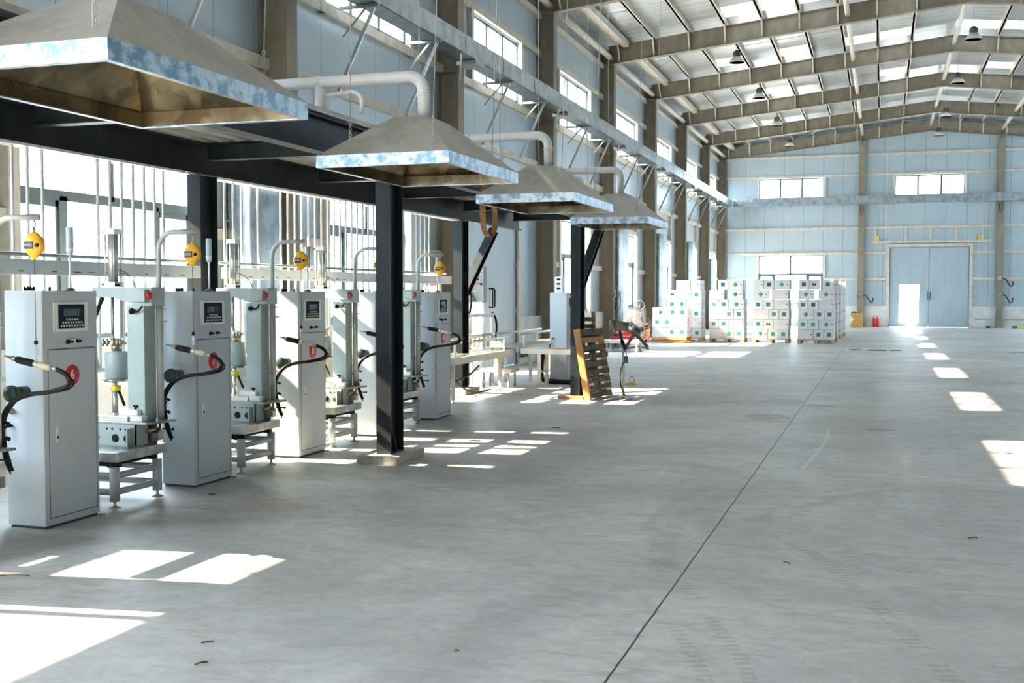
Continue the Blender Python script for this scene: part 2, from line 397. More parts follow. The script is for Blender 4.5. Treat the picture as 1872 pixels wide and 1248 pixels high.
wf_h = [(-6.29, -2.97, 6.62, 7.75), (.55, 3.87, 6.62, 7.75), (-6.29, -2.97, 1.2, 3.72), (.3, 4.18, 0, 4.12), (7.2, 10.5, 1.2, 3.72), (7.4, 10.7, 6.62, 7.75)]
b = grid_wall(B(), YE, .16, 0, XW, XR, 0, 9.6, wf_h)
b.prism([(XW, YE, 9.6), (XR, YE, 9.6), (RX, YE, 9.6+.105*10.3+.2)], (0, .16, 0))
we = struct('wall_end', b, WALLY)
wr_h = [(c-1.66, c+1.66, 6.3, 7.72) for c in BAYC if c > 30]
wr = struct('wall_right', grid_wall(B(), XR, .16, 1, YB, YE, 0, 9.75, wr_h), WALLX)
b = grid_wall(B(), YB-.16, .16, 0, XW, XR, 0, 9.6, [])
b.prism([(XW, YB-.16, 9.6), (XR, YB-.16, 9.6), (RX, YB-.16, 10.9)], (0, .16, 0))
struct('wall_back', b, WALLY)
# whitewashed masonry base along the walls
def low_pieces(holes, a0, a1):
    cuts = sorted([(h[0]-.04, h[1]+.04) for h in holes if h[2] < .5]); out = []; p = a0
    for c0, c1 in cuts: out.append((p, c0)); p = c1
    out.append((p, a1)); return out
lb = B()
for a0, a1 in low_pieces(holesL, YB, YE): lb.box(XW, a0, 0, XW+.1, a1, 1.14)
struct('baseboard_left', lb, PLASTER)
lb = B()
for a0, a1 in low_pieces(wf_h, XW, XR): lb.box(a0, YE-.12, 0, a1, YE, 1.08)
struct('baseboard_end', lb, PLASTER)
# roof: two slopes of sheeting with skylight strips near the frames
PX = []
x = -7.85
while x < RX-.3: PX.append(round(x, 3)); x += 1.085
PXR = [2*RX-q for q in reversed(PX)]
rb = B(); sk = []
lit = {3: (1, 2, 4, 5), 4: (3, 4, 5, 6), 5: (4, 5, 6, 8), 6: (3, 5, 7, 8), 7: (4, 8)}
def slab(bd, x0, x1, y0, y1, t=.05):
    bd.add([(x0, y0, zr(x0)), (x1, y0, zr(x1)), (x1, y1, zr(x1)), (x0, y1, zr(x0)), (x0, y0, zr(x0)+t), (x1, y0, zr(x1)+t), (x1, y1, zr(x1)+t), (x0, y1, zr(x0)+t)],
           [(0,3,2,1), (4,5,6,7), (0,1,5,4), (1,2,6,5), (2,3,7,6), (3,0,4,7)])
for side in (0, 1):
    xs = [XW-.2] + PX + [RX] if side == 0 else [RX] + PXR + [XR+.2]
    for k in range(len(xs)-1):
        y = YB-.2
        for i in range(len(FY)-1):
            idx = k if side == 0 else len(xs)-2-k
            has = (i in lit and idx in lit[i]) or (side == 1 and i in (4, 5, 6) and idx in (8, 9))
            if has:
                y0, y1 = FY[i+1]-1.55, FY[i+1]-.28
                slab(rb, xs[k], xs[k+1], y, y0); sk.append((xs[k], xs[k+1], y0, y1)); y = y1
        slab(rb, xs[k], xs[k+1], y, YE+.2)
roof = struct('ceiling', rb, ROOF)
for q in sk:
    s_ = B(); slab(s_, *q, t=.012); struct('skylight_panel', s_, SKYL, roof)

# girts on the walls
for z in (4.98, 6.18, 7.84, 8.8):
    struct('girt', B().box(XW, .9, z-.08, XW+.09, YE, z+.08), CREAM, wl)
for i, c in enumerate(BAYC):
    if c in lower:
        struct('girt', B().box(XW, c-1.75, 3.75, XW+.12, c+1.75, 3.9), CREAM, wl)
        for s_ in (-1, 1): struct('jamb_post', B().box(XW, c+s_*1.68-.08, 0, XW+.12, c+s_*1.68+.08, 4.9), CREAM, wl)
        for a0, a1 in ((FY[i]+.17, c-1.76), (c+1.76, FY[i+1]-.17)):
            struct('girt', B().box(XW, a0, 2.42, XW+.09, a1, 2.56), CREAM, wl)
    for s_ in (-1, 1): struct('jamb_post', B().box(XW, c+s_*1.74-.07, 6.1, XW+.1, c+s_*1.74+.07, 7.85), CREAM, wl)
ENDC = [-1.07, 5.53]
for z in (8.86, 7.83, 5.1, 3.8, 2.47):
    for x0, x1 in ((-8.0, -1.25), (-.9, 5.35), (5.7, 12.5)):
        segs = [(x0, x1)]
        if z < 4 and x0 < 0 < x1-.1 or (z < 4 and x0 == -.9): segs = [(x0, .16), (4.3, x1)]
        if z < 3.7 and x0 == -8.0: segs = [(x0, -6.35), (-2.9, x1)]
        for s0, s1 in segs: struct('girt', B().box(s0, YE-.12, z-.06, s1, YE, z+.06), CREAM, we)
for x0, x1, z0, z1 in ((-6.4, -6.29, 3.75, 1.1), (-2.97, -2.86, 3.75, 1.1)):
    struct('jamb_post', B().box(x0, YE-.1, z1, x1, YE, z0), CREAM, we)
for x_ in (-6.36, -2.9, .48, 3.94): struct('jamb_post', B().box(x_-.05, YE-.1, 6.2, x_+.05, YE, 7.8), CREAM, we)
for x_ in (-6.36, -2.9, .48, 3.94): struct('sag_rod', B().cyl((x_, YE-.06, 5.1), (x_, YE-.06, 6.4), .014, 6), CREAM, we)
# door head frame with dividers
dh = B().box(-.55, YE-.14, 4.3, 5.2, YE, 4.42)
dh.box(-.55, YE-.13, 5.06, 5.2, YE, 5.16)
for x_ in (-.42, 1.1, 2.28, 3.5, 4.72): dh.box(x_-.05, YE-.12, 4.42, x_+.05, YE, 5.06)
struct('door_head_frame', dh, CREAM, we)
for x_ in (-.28, 4.58):  # yellow sensors on the door head frame
    solo('door_closer_box', B().box(x_-.05, YE-.2, 4.43, x_+.05, YE-.12, 4.66).box(x_-.09, YE-.2, 4.43, x_+.09, YE-.14, 4.5), YPL,
         'small yellow sensor above the end door, %s' % ('on the carton side' if x_ < 0 else 'on the side away from the cartons'), 'stop block', org=(x_, YE-.16, 4.43))

# windows
def window(n, axis, fixed, a0, a1, z0, z1, panes, transom=None, casements=False, diffuser_top=None):
    b = B(); t = .05
    P = (lambda q0, q1, r0, r1, d0=-.08, d1=0.0: b.box(q0, fixed+d0, r0, q1, fixed+d1, r1)) if axis == 0 else (lambda q0, q1, r0, r1, d0=-.08, d1=0.0: b.box(fixed+d0, q0, r0, fixed+d1, q1, r1))
    P(a0, a1, z0, z0+t); P(a0, a1, z1-t, z1); P(a0, a0+t, z0, z1); P(a1-t, a1, z0, z1)
    for k in range(1, panes):
        q = a0+(a1-a0)*k/panes; P(q-.05, q+.05, transom or z0, z1)
    if transom:
        P(a0, a1, transom-.05, transom+.06)
        for q in ((a0+(a1-a0)*.25, a0+(a1-a0)*.76) if casements else [(a0+a1)/2]): P(q-.06, q+.06, z0, transom)
        if casements:
            for q0, q1 in ((a0+t, a0+(a1-a0)*.25-.05), (a0+(a1-a0)*.76+.05, a1-t)):
                for u0, u1, v0, v1 in ((q0, q1, transom-.12, transom-.05), (q0, q1, z0+.05, z0+.12), (q0, q0+.06, z0+.05, transom-.05), (q1-.06, q1, z0+.05, transom-.05)):
                    P(u0, u1, v0, v1, -.1, -.02)
    f = struct('window_%d' % n, b, FRAME)
    p = B()
    if axis == 0: p.box(a0+.03, fixed-.046, z0+.03, a1-.03, fixed-.040, z1-.03)
    else: p.box(fixed-.046, a0+.03, z0+.03, fixed-.040, a1-.03, z1-.03)
    struct('window_pane', p, GLASS, f)
    if diffuser_top: struct('sun_diffuser_pane', B().box(fixed-.037, a0+.04, z0+.04, fixed-.034, a1-.04, diffuser_top), DIFFUSER, f)  # added pane: scatters the sun so the lower glass throws no floor patch
n = 1
for c in BAYC:
    if c > 8: window(n, 1, XW-.02, c-1.66, c+1.66, 6.3, 7.72, 3, diffuser_top=6.66); n += 1
for c in lower:
    window(n, 1, XW-.02, c-1.6, c+1.6, 1.2, 3.75, 2, 2.76, True); n += 1
for q, pn, tr in ((wf_h[0], 3, None), (wf_h[1], 3, None), (wf_h[2], 2, 2.72), (wf_h[4], 2, 2.72), (wf_h[5], 3, None)):
    window(n, 0, YE+.1, *q, pn, tr, tr is not None); n += 1
for q in wr_h: window(n, 1, XR+.1, *q, 3); n += 1
# big double doors, each with a wicket opening in one leaf
def big_door(n, axis, fixed, a0, a1, h, wick, sgn):
    """sgn: room side of the door along the normal"""
    def bx(b, q0, q1, z0, z1, d0, d1):
        lo, hi = sorted((fixed+sgn*d0, fixed+sgn*d1))
        return b.box(q0, lo, z0, q1, hi, z1) if axis == 0 else b.box(lo, q0, z0, hi, q1, z1)
    fr = B()
    bx(fr, a0-.12, a0+.03, 0, h+.12, -.02, .14); bx(fr, a1-.03, a1+.12, 0, h+.12, -.02, .14); bx(fr, a0+.03, a1-.03, h-.03, h+.12, -.02, .14)
    f = struct('door_%d' % n, fr, CREAM)
    mid = (a0+a1)/2; dm = WALLY if axis == 0 else WALLX
    w0, w1, z0, z1 = wick
    leaf = B()
    lo = (a0+.06, mid-.012); hi = (mid+.012, a1-.06)
    wl_ = lo if lo[0] < w0 < lo[1] else hi; ot = hi if wl_ is lo else lo
    for u0, u1, v0, v1 in ((wl_[0], w0, .012, h-.06), (w1, wl_[1], .012, h-.06), (w0, w1, .012, z0), (w0, w1, z1, h-.06)): bx(leaf, u0, u1, v0, v1, 0, .06)
    l1 = struct('door_leaf', leaf, DOORM)
    l1.parent = f
    l2 = struct('door_leaf', bx(B(), ot[0], ot[1], .012, h-.06, 0, .06), DOORM); l2.parent = f
    dark = B(); bx(dark, a0+.03, a0+.06, 0, h-.03, 0, .09); bx(dark, a1-.06, a1-.03, 0, h-.03, 0, .09); bx(dark, a0+.06, a1-.06, h-.06, h-.03, 0, .09); bx(dark, mid-.012, mid+.012, .06, h-.06, 0, .03)
    struct('door_seal', dark, FRAME, f)
    hd = B()
    for s_ in (-.07, .07):
        q = mid+s_
        def P(dz, dd): return (q, fixed+sgn*dd, dz) if axis == 0 else (fixed+sgn*dd, q, dz)
        hd.tube([P(1.40, .06), P(1.40, .13), P(1.43, .15), P(1.79, .15), P(1.82, .13), P(1.82, .06)], .016, 8)
    struct('door_handle', hd, RUB, f)
    br = B()
    for zz in (.35, 1.3, 2.4, h-.5):
        for q0, q1 in ((a0+.08, a0+.16), (a1-.16, a1-.08)): bx(br, q0, q1, zz-.06, zz+.06, .06, .08)
    struct('door_hinge', br, DOORM, f)
DOORM = M('door_blue_grey', (.44, .545, .625), .45, .05, var=.04, scale=2, stretch=(3, 3, .4))
big_door(1, 0, YE, .3, 4.18, 4.12, (.82, 1.77, .22, 2.18), -1)
big_door(2, 1, XW, 21.95, 25.75, 4.1, (22.45, 23.4, .22, 2.16), 1)

# steel frames: columns and rafters, each its own thing
ORD = ['first', 'second', 'third', 'fourth', 'fifth', 'sixth', 'seventh', 'eighth', 'ninth', 'tenth', 'eleventh', 'twelfth', 'thirteenth', 'fourteenth', 'fifteenth', 'sixteenth', 'seventeenth', 'eighteenth', 'nineteenth', 'twentieth']
def column_b(y, x_in, x_out, yw=.32):
    b = B(); s_ = 1 if x_out < x_in else -1
    b.box(x_in-.014*s_, y-yw/2, .03, x_in, y+yw/2, zb(-8)+.0)
    b.box(x_out+.02*s_, y-yw/2, .03, x_out+.034*s_, y+yw/2, 9.4)
    b.box(x_out+.03*s_, y-.006, .03, x_in-.012*s_, y+.006, 9.3)
    b.box(x_out+.02*s_, y-yw/2, zb(-8)-.02, x_in+.03*s_, y+yw/2, zb(-8)+.0)
    b.box(x_out+.02*s_, y-yw/2, 6.1, x_in, y+yw/2, 6.12)
    return b
nE = len(FY)
for i, y in enumerate(FY):
    k = nE-1-i
    if y > 7:
        t = thing('steel_column', 'khaki steel H column on the sunlit window wall, %s from the end wall' % ORD[k], 'column', (-8.2, y, 0), 'columns on the window wall')
        part('shaft', column_b(y, XI, XW), STEEL, t)
        part('base_plate', B().box(XW+.02, y-.2, 0, XI+.08, y+.2, .03), STEEL, t)
    t = thing('roof_rafter', 'khaki steel roof rafter spanning the hall, %s from the end wall' % ORD[k], 'roof beam', (RX, y, 9), 'roof rafters')
    fl = B()
    for s_ in (-1, 1):
        xe = XI-.2 if s_ < 0 else 2*RX-XI+.2
        def Q(x_, z_, yy): return (x_, yy, z_)
        a, c = (xe, RX) if s_ < 0 else (RX, xe)
        za, zc = zb(a), zb(c)
        for z0, z1, hw in ((0, .016, .11), (.016, .534, .005), (.534, .55, .11)):
            fl.add([(a, y-hw, za+z0), (c, y-hw, zc+z0), (c, y+hw, zc+z0), (a, y+hw, za+z0), (a, y-hw, za+z1), (c, y-hw, zc+z1), (c, y+hw, zc+z1), (a, y+hw, za+z1)],
                   [(0,3,2,1), (4,5,6,7), (0,1,5,4), (1,2,6,5), (2,3,7,6), (3,0,4,7)])
    part('girder', fl, STEEL, t)
    if y > 27:
        for px in PX + PXR[:7]:
            part('fly_brace', B().beam((px, y-.02, zb(px)+.02), (px, y-.42, zb(px)+.64), .045, .045), CREAM, t)
            if i < nE-1: part('web_stiffener', B().box(px-.006, y-.1, zb(px)+.02, px+.006, y+.1, zb(px)+.53), STEEL, t)
# end-wall wind posts
for k, x_ in enumerate(ENDC):
    t = thing('wind_post', 'khaki steel post on the end wall, %s' % ('between the carton stacks and the door' if k == 0 else 'past the double door'), 'column', (x_, YE-.2, 0), 'posts on the end wall')
    b = B(); h = zb(x_)-.05
    b.box(x_-.16, YE-.3, .03, x_+.16, YE-.286, h).box(x_-.16, YE-.03, .03, x_+.16, YE-.016, h).box(x_-.006, YE-.29, .03, x_+.006, YE-.02, h)
    part('shaft', b, STEEL, t); part('base_plate', B().box(x_-.2, YE-.34, 0, x_+.2, YE-.125, .03), STEEL, t)
    part('top_bracket', B().box(x_-.025, YE-.34, h-.1, x_+.025, YE-.3, h+.25), DKGREY, t)
    part('hanging_hook', B().tube([(x_-.06, YE-.32, 6.2), (x_-.06, YE-.32, 5.9), (x_, YE-.32, 5.75), (x_+.06, YE-.32, 5.9), (x_+.06, YE-.32, 6.2)], .02, 6), DKGREY, t)
# purlins along the building
for s_, lst in ((0, PX), (1, PXR)):
    for k, px in enumerate(lst):
        kk = k if s_ == 0 else len(lst)-1-k
        b = B()
        z = zr(px); b.box(px-.03, YB, z-.2, px+.03, YE, z-.002); b.box(px-.05, YB, z-.2, px+.07, YE, z-.192)
        solo('roof_purlin', b, CREAM, 'cream roof purlin on the %s slope, %s up from the eave' % ('window-wall' if s_ == 0 else 'shaded-side', ORD[kk]), 'purlin', 'roof purlins', org=(px, 27, z-.2))
for i in range(2, len(FY)-1):
    y0, y1 = FY[i]+.01, FY[i+1]-.01
    solo('eave_strut', B().cyl((-8.12, y0, 9.02), (-8.12, y1, 9.02), .085, 14), CREAM, 'round cream eave strut in the %s bay from the end wall' % ORD[len(FY)-2-i], 'strut', 'eave struts', org=(-8.12, (y0+y1)/2, 9.0))
    z = 9.33
    solo('eave_gutter_beam', B().box(-7.74, y0+.1, z, -7.55, y1-.1, z+.18), CREAM, 'pale box beam under the eave in the %s bay from the end wall' % ORD[len(FY)-2-i], 'beam', 'eave beams', org=(-7.65, (y0+y1)/2, z))
for x_ in (-1.07, RX, 5.53):
    solo('ridge_strut', B().tube([(x_, 7.7, zb(x_)+.28), (x_, 60.6, zb(x_)+.28)], .075, 10), CREAM, 'round cream tie running the hall length, %s' % {-1.07: 'on the window-wall slope', RX: 'under the ridge', 5.53: 'on the shaded-side slope'}[x_], 'strut', 'roof ties', org=(x_, 30, zb(x_)+.2))
# tie rods under the roof
for i, (a, c) in enumerate(((-7.4, -4.7), (-1.1, 1.8), (2.6, 5.6), (-4.5, -1.3))):
    b = B(); y0, y1 = FY[-2]+.1, FY[-1]-.1
    b.cyl((a, y0, zb(a)+.45), (c, y1, zb(c)+.45), .014, 6); b.cyl((a, y1, zb(a)+.45), (c, y0, zb(c)+.45), .014, 6)
    solo('cross_bracing', b, WIRE, 'crossed tie rods under the roof, %s pair from the window wall' % ORD[[0, 2, 3, 1][i]], 'tie rods', 'roof tie rods')
for i in range(3, len(FY)-2):
    b = B(); ym = (FY[i]+FY[i+1])/2
    for xa, xb in ((-7.85, -6.77), (-4.6, -1.3)): b.cyl((xa, ym, zr(xa)-.1), (xb, ym, zr(xb)-.1), .011, 6)
    b.cyl((-7.85, ym+1.6, zr(-7.85)-.1), (-6.77, ym, zr(-6.77)-.1), .011, 6)
    solo('sag_rod', b, WIRE, 'thin sag rods between purlins in the %s bay from the end wall' % ORD[len(FY)-2-i], 'tie rods', 'sag rods')

# galvanised trough along the wall with its brackets
b = B(); zt0, zt1 = 6.28, 6.65
b.box(-8.0, 8, zt0, -7.62, 60.3, zt0+.01); b.box(-7.63, 8, zt0, -7.62, 60.3, zt1); b.box(-8.0, 8, zt0, -7.99, 60.3, zt1-.1)
t = thing('sheet_trough', 'long galvanised sheet trough carried on brackets along the window wall', 'trough', (-7.8, 34, 6.28))
part('channel', b, ZINC, t)
y = 9.0
while y < 60: part('joint_strip', B().box(-7.619, y, zt0, -7.612, y+.04, zt1+.01), ZINC, t); y += 2.25
for c in BAYC:
    if c < 8: continue
    for s_ in (-1, 1):
        yy = c+s_*1.32
        b = B().beam((XW+.16, yy, zt0-.03), (-7.6, yy, zt0-.03), .05, .05)
        b.beam((-7.68, yy, zt0-.05), (XW+.2, yy-.12, 4.92), .05, .05); b.beam((-7.85, yy+.04, zt0-.05), (XW+.2, yy+.04, 5.8), .03, .03)
        part('bracket', b, BRKT, t)
for yc_ in [q for q in FY if 7 < q < 60]:
    part('bracket', B().box(XI, yc_-.25, zt0-.09, -7.6, yc_+.25, zt0-.01).beam((-7.95, yc_-.2, 5.9), (-7.62, yc_-1.0, zt0-.03), .03, .03), BRKT, t)
t = thing('sheet_trough', 'galvanised sheet trough running across the end wall above the door', 'trough', (2, 60.6, 6.36))
part('channel', B().box(-7.58, 60.32, 6.3, 12.4, 60.33, 6.72).box(-7.58, 60.33, 6.3, 12.4, 60.62, 6.31), ZINC, t)
for x_ in (-4.6, -2.0, .5, 3.9, 6.9): part('bracket', B().box(x_-.03, 60.34, 6.24, x_+.03, 60.84, 6.29), BRKT, t)
# vertical box ducts beside the columns
for i, (y0, y1, x0, x1, z1, lab) in enumerate(((13.10, 13.93, -8.32, -8.0, 3.55, 'behind the white security bars'), (34.80, 35.58, -8.32, -7.78, 4.3, 'beside the column behind the leaning pallet'), (41.56, 42.3, -8.32, -7.78, 3.95, 'beside the column behind the pallet jack'), (48.3, 49.1, -8.32, -7.78, 3.95, 'behind the carton stack on the jack'), (54.99, 55.85, -8.32, -7.78, 3.4, 'in the last bay before the end wall'))):
    t = thing('box_duct', 'tall galvanised box duct standing %s' % lab, 'duct', ((x0+x1)/2, (y0+y1)/2, 0), 'vertical ducts on the window wall')
    part('casing', B().box(x0, y0, 0, x1, y1, z1), ZINC, t, .01)
    for q in range(1, 4): part('joint_flange', B().box(x0-.012, y0-.012, z1*q/4, x1+.012, y1+.012, z1*q/4+.03), ZINC, t)

# ------------------------------------------------------------------ dark steel platform
FXB, RXB = -4.745, -6.85
def dark_col(x_, y_, lab, z0, z1=2.95, plinth=None):
    t = thing('platform_column', lab, 'column', (x_, y_, 0), 'dark platform columns')
    b = B(); b.box(x_-.078, y_-.16, z0, x_+.078, y_-.146, z1); b.box(x_-.078, y_+.146, z0, x_+.078, y_+.16, z1); b.box(x_-.006, y_-.15, z0, x_+.006, y_+.15, z1)
    b.box(x_-.078, y_-.15, z0+.0, x_+.078, y_+.15, z0+.015)
    part('shaft', b, BLACK, t)
    st = B().prism([(x_+.006, y_, z0+.015), (x_+.078, y_, z0+.015), (x_+.006, y_, z0+.26)], (0, .01, 0)); part('gusset', st, BLACK, t)
    return t
def plinth(x_, y_, h, lab, hx=.22, hy=.36):
    return solo('concrete_plinth', B().box(x_-hx, y_-hy, 0, x_+hx, y_+hy, h), CONC, lab, 'plinth', 'concrete plinths', org=(x_, y_, 0), bevel=.008)
plinth(-4.765, 10.49, .086, 'concrete plinth under the dark column by cabinet number 8')
dark_col(FXB, 10.42, 'dark blue steel column on a concrete plinth in front of the cabinets', .086)
plinth(-6.85, 17.95, .1, 'concrete plinth behind cabinet number 10 under a dark column')
dark_col(RXB, 17.98, 'dark steel column with diagonal brace behind cabinet number 10', .1)
dark_col(FXB, 17.82, 'dark blue steel column with the wooden pallet leaning on it', 0)
plinth(-6.85, 10.3, .1, 'concrete plinth hidden low behind the filling machines')
dark_col(RXB, 10.3, 'dark blue steel column at the window wall behind cabinet number 7', .1)
def dbeam(name, p0, p1, w_, h_, lab):
    return solo(name, B().ibeam(p0, p1, w_, h_), BLACK, lab, 'beam', 'dark platform beams', org=((Vector(p0)+Vector(p1))/2))
dbeam('platform_beam', (FXB, 1.5, 3.10), (FXB, 21.2, 3.10), .15, .31, 'long dark steel beam over the platform columns on the aisle side')
dbeam('platform_beam', (RXB, 1.5, 3.12), (RXB, 21.2, 3.12), .15, .33, 'long dark steel beam above the security bars')
for i, y in enumerate((5.25, 7.75, 10.3, 12.75, 15.25, 17.9, 20.6)):
    dbeam('cross_beam', (RXB+.08, y, 3.19), (FXB-.08, y, 3.19), .12, .18, 'dark steel cross beam under the deck, %s from the far end of the platform' % ORD[6-i])
strip = solo('flange_highlight', B().box(RXB-.075, 1.5, 2.93, RXB+.075, 9.9, 2.953), PVC, 'pale highlight strip on the rear beam flange, before the dark window-side column', 'rail')  # light on the beam's bottom flange, put in as a pale strip
strip = solo('flange_highlight', B().box(RXB-.075, 10.55, 2.93, RXB+.075, 17.7, 2.953), PVC, 'pale highlight strip on the rear beam flange, past the dark window-side column', 'rail')
db = B(); x = RXB+.07; ys = (2.0, 21.0)
while x < FXB-.1:
    for x0, x1, z0, z1 in ((x, x+.10, 3.285, 3.285), (x+.10, x+.125, 3.285, 3.335), (x+.125, x+.185, 3.335, 3.335), (x+.185, x+.21, 3.335, 3.285)):
        db.add([(x0, ys[0], z0), (x1, ys[0], z1), (x1, ys[1], z1), (x0, ys[1], z0), (x0, ys[0], z0+.004), (x1, ys[0], z1+.004), (x1, ys[1], z1+.004), (x0, ys[1], z0+.004)], [(0,1,2,3), (7,6,5,4), (0,4,5,1), (2,6,7,3), (1,5,6,2), (3,7,4,0)])
    x += .21
solo('platform_deck', db, DECK, 'corrugated silver deck sheet lying on the dark platform beams', 'deck', org=(-5.8, 11, 3.28))
for x_, y0, y1, z0, lab in ((RXB, 18.15, 19.75, 1.72, 'dark diagonal brace beside the wall-mounted control box'), (FXB, 17.98, 19.45, 1.85, 'dark diagonal brace rising behind the leaning pallet')):
    solo('knee_brace', B().ibeam((x_, y0, z0), (x_, y1-.06, 2.88), .15, .13, (0, -1, 1)), BLACK, lab, 'brace', 'dark knee braces')

# security bars, cable trough and rail behind the machines
def bars(lab, ys_, y0, y1):
    t = thing('security_bars', lab, 'grille', (RXB, (y0+y1)/2, .9), 'white bars under the platform')
    for y in ys_: part('bar', B().cyl((RXB, y, 1.0), (RXB, y, 2.93), .0145, 8), PVC, t)
    part('bottom_rail', B().box(RXB-.02, y0, .98, RXB+.02, y1, 1.02), PVC, t)
bars('upright white bars in front of the big window by cabinet number 6', [7.38, 7.56, 7.735, 7.911, 8.626, 8.8, 8.97, 9.14, 9.31, 9.475, 9.616], 7.2, 9.75)
bars('upright white bars between the two dark window-side columns', [10.72+.172*i for i in range(35) if i not in (5, 6, 29)], 10.6, 17.0)
for y0, y1, lab in ((5.2, 10.0, 'white cable trunking behind cabinets 6 and 7'), (10.5, 17.1, 'white cable trunking past the dark window-side column')):
    t = thing('cable_trunking', lab, 'trunking', (-6.72, (y0+y1)/2, 1.86), 'white cable trunking')
    part('body', B().box(-6.76, y0, 1.86, -6.68, y1, 1.985), PVC, t, .004)
    y = y0+.2
    while y < y1-.2: part('knockout', B().box(-6.6795, y, 1.885, -6.677, y+random.uniform(.02, .09), 1.893), DKGREY, t); y += random.uniform(.18, .4)
    solo('grey_conduit', B().cyl((-6.78, y0, 2.03), (-6.78, y1, 2.03), .016, 8), FRMG, 'thin grey conduit above the white trunking, %s' % ('before the dark window-side column' if y0 < 6 else 'past the dark window-side column'), 'conduit')

# ------------------------------------------------------------------ exhaust hoods
HX0, HX1 = -4.5, -3.31
def hood(y0, y1, lab, idx):
    zb0, zb1, zt = 2.75, 2.85, 3.25
    cx, cy = (HX0+HX1)/2, (y0+y1)/2
    t = thing('exhaust_hood', lab, 'exhaust hood', (cx, cy, zb0), 'galvanised exhaust hoods')
    tx0, tx1, ty0, ty1 = cx-.2, cx+.12, cy-.22, cy+.3
    def frus(off):
        return [(HX0+off, y0+off, zb1), (HX1-off, y0+off, zb1), (HX1-off, y1-off, zb1), (HX0+off, y1-off, zb1)], [(tx0, ty0, zt-off*.6), (tx1, ty0, zt-off*.6), (tx1, ty1, zt-off*.6), (tx0, ty1, zt-off*.6)]
    o, p = frus(0.0)
    s_ = B().add(o+p, [(0,1,5,4), (1,2,6,5), (2,3,7,6), (3,0,4,7), (4,5,6,7)])
    part('canopy_skin', s_, SKIN, t)
    o, p = frus(.008)
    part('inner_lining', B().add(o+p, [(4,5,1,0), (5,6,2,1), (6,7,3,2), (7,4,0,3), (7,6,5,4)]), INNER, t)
    r = B(); e = .012
    r.box(HX0, y0, zb0, HX1, y0+e, zb1).box(HX0, y1-e, zb0, HX1, y1, zb1).box(HX0, y0+e, zb0, HX0+e, y1-e, zb1).box(HX1-e, y0+e, zb0, HX1, y1-e, zb1)
    part('rim', r, RIM, t)
    il = B(); q_ = e+.003
    il.box(HX0+e, y0+e, zb0+.008, HX1-e, y0+q_, zb1).box(HX0+e, y1-q_, zb0+.008, HX1-e, y1-e, zb1).box(HX0+e, y0+q_, zb0+.008, HX0+q_, y1-q_, zb1).box(HX1-q_, y0+q_, zb0+.008, HX1-e, y1-q_, zb1)
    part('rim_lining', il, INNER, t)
    lp = B()
    for a in ((HX0+e, y0+e, HX1-e, y0+.04), (HX0+e, y1-.04, HX1-e, y1-e), (HX0+e, y0+.04, HX0+.04, y1-.04), (HX1-.04, y0+.04, HX1-e, y1-.04)): lp.box(a[0], a[1], zb0, a[2], a[3], zb0+.006)
    part('rim_lip', lp, RIM, t)
    for i, (fx, fy) in enumerate(((.2, .09), (.83, .09), (.2, .91), (.83, .91))):
        hx = HX0+(HX1-HX0)*fx; hy = y0+(y1-y0)*fy
        k = min(min(fx, 1-fx)/.45, min(fy, 1-fy)/.42); hz = zb1+(zt-zb1)*k
        ch = B(); N_ = 8
        for q in range(N_):
            zc = hz+.015+q*.026; u = (1,0,0) if q % 2 else (0,1,0)
            ch.tube(arc((hx, hy, zc), .011, 0, 2*math.pi, u, (0,0,1.5), 8)[:-1], .003, 4, closed=True)
        c = part('chain', ch, WIRE, t)
        ztop = zr(hx)-.22
        part('hanging_wire', B().cyl((hx, hy, hz+.2), (hx+.12*(1 if i % 2 else -1), hy+.35, ztop), .004, 5), WIRE, t)
    # pipe from the wall to the hood
    px_, py_ = cx+.0, cy
    el = [(XW+.02, py_, 3.64), (px_-.14, py_, 3.64)] + arc((px_-.14, py_, 3.50), .14, math.pi/2, 0, (1,0,0), (0,0,1), 8)[1:] + [(px_, py_, zt+.001)]
    pp = tag(_link('exhaust_pipe', B().tube(el, .053, 16).mesh('exhaust_pipe', PVC, (px_, py_, 3.3)), (px_, py_, 3.3)), 'white exhaust pipe bending down into the %s' % idx, 'pipe', 'exhaust pipes')
    part('coupling', B().tube([(px_, py_, 3.46), (px_, py_, 3.48)], .058, 16), PVC, pp)
    for q in (-4.95, -6.2): part('coupling', B().tube([(q, py_, 3.64), (q+.03, py_, 3.64)], .058, 16), PVC, pp)
    part('support_leg', B().cyl((-4.93, py_, 3.342), (-4.93, py_, 3.6), .05, 14), PVC, pp)
    gz = 3.52
    part('drain_pipe', B().tube([(-4.88, py_+.02, gz), (-4.62, py_+.02, gz+.02)] + arc((-4.62, py_+.02, gz-.08), .1, math.pi/2, 0, (1,0,0), (0,0,1), 6)[1:] + [(-4.52, py_+.02, 3.35)], .02, 10), PVC, pp)
hood(4.25, 6.10, 'large galvanised exhaust hood hanging closest to the aisle entrance, above cabinet number 6', 'hood above cabinet number 6')
hood(8.42, 10.22, 'galvanised exhaust hood hanging in front of the plinth-mounted dark column', 'hood by the plinth-mounted column')
hood(12.3, 14.2, 'galvanised exhaust hood with sunlit warm skin, by the tan strap', 'hood by the tan strap')
hood(16.45, 18.1, 'galvanised exhaust hood hanging above the leaning wooden pallet', 'hood above the leaning pallet')

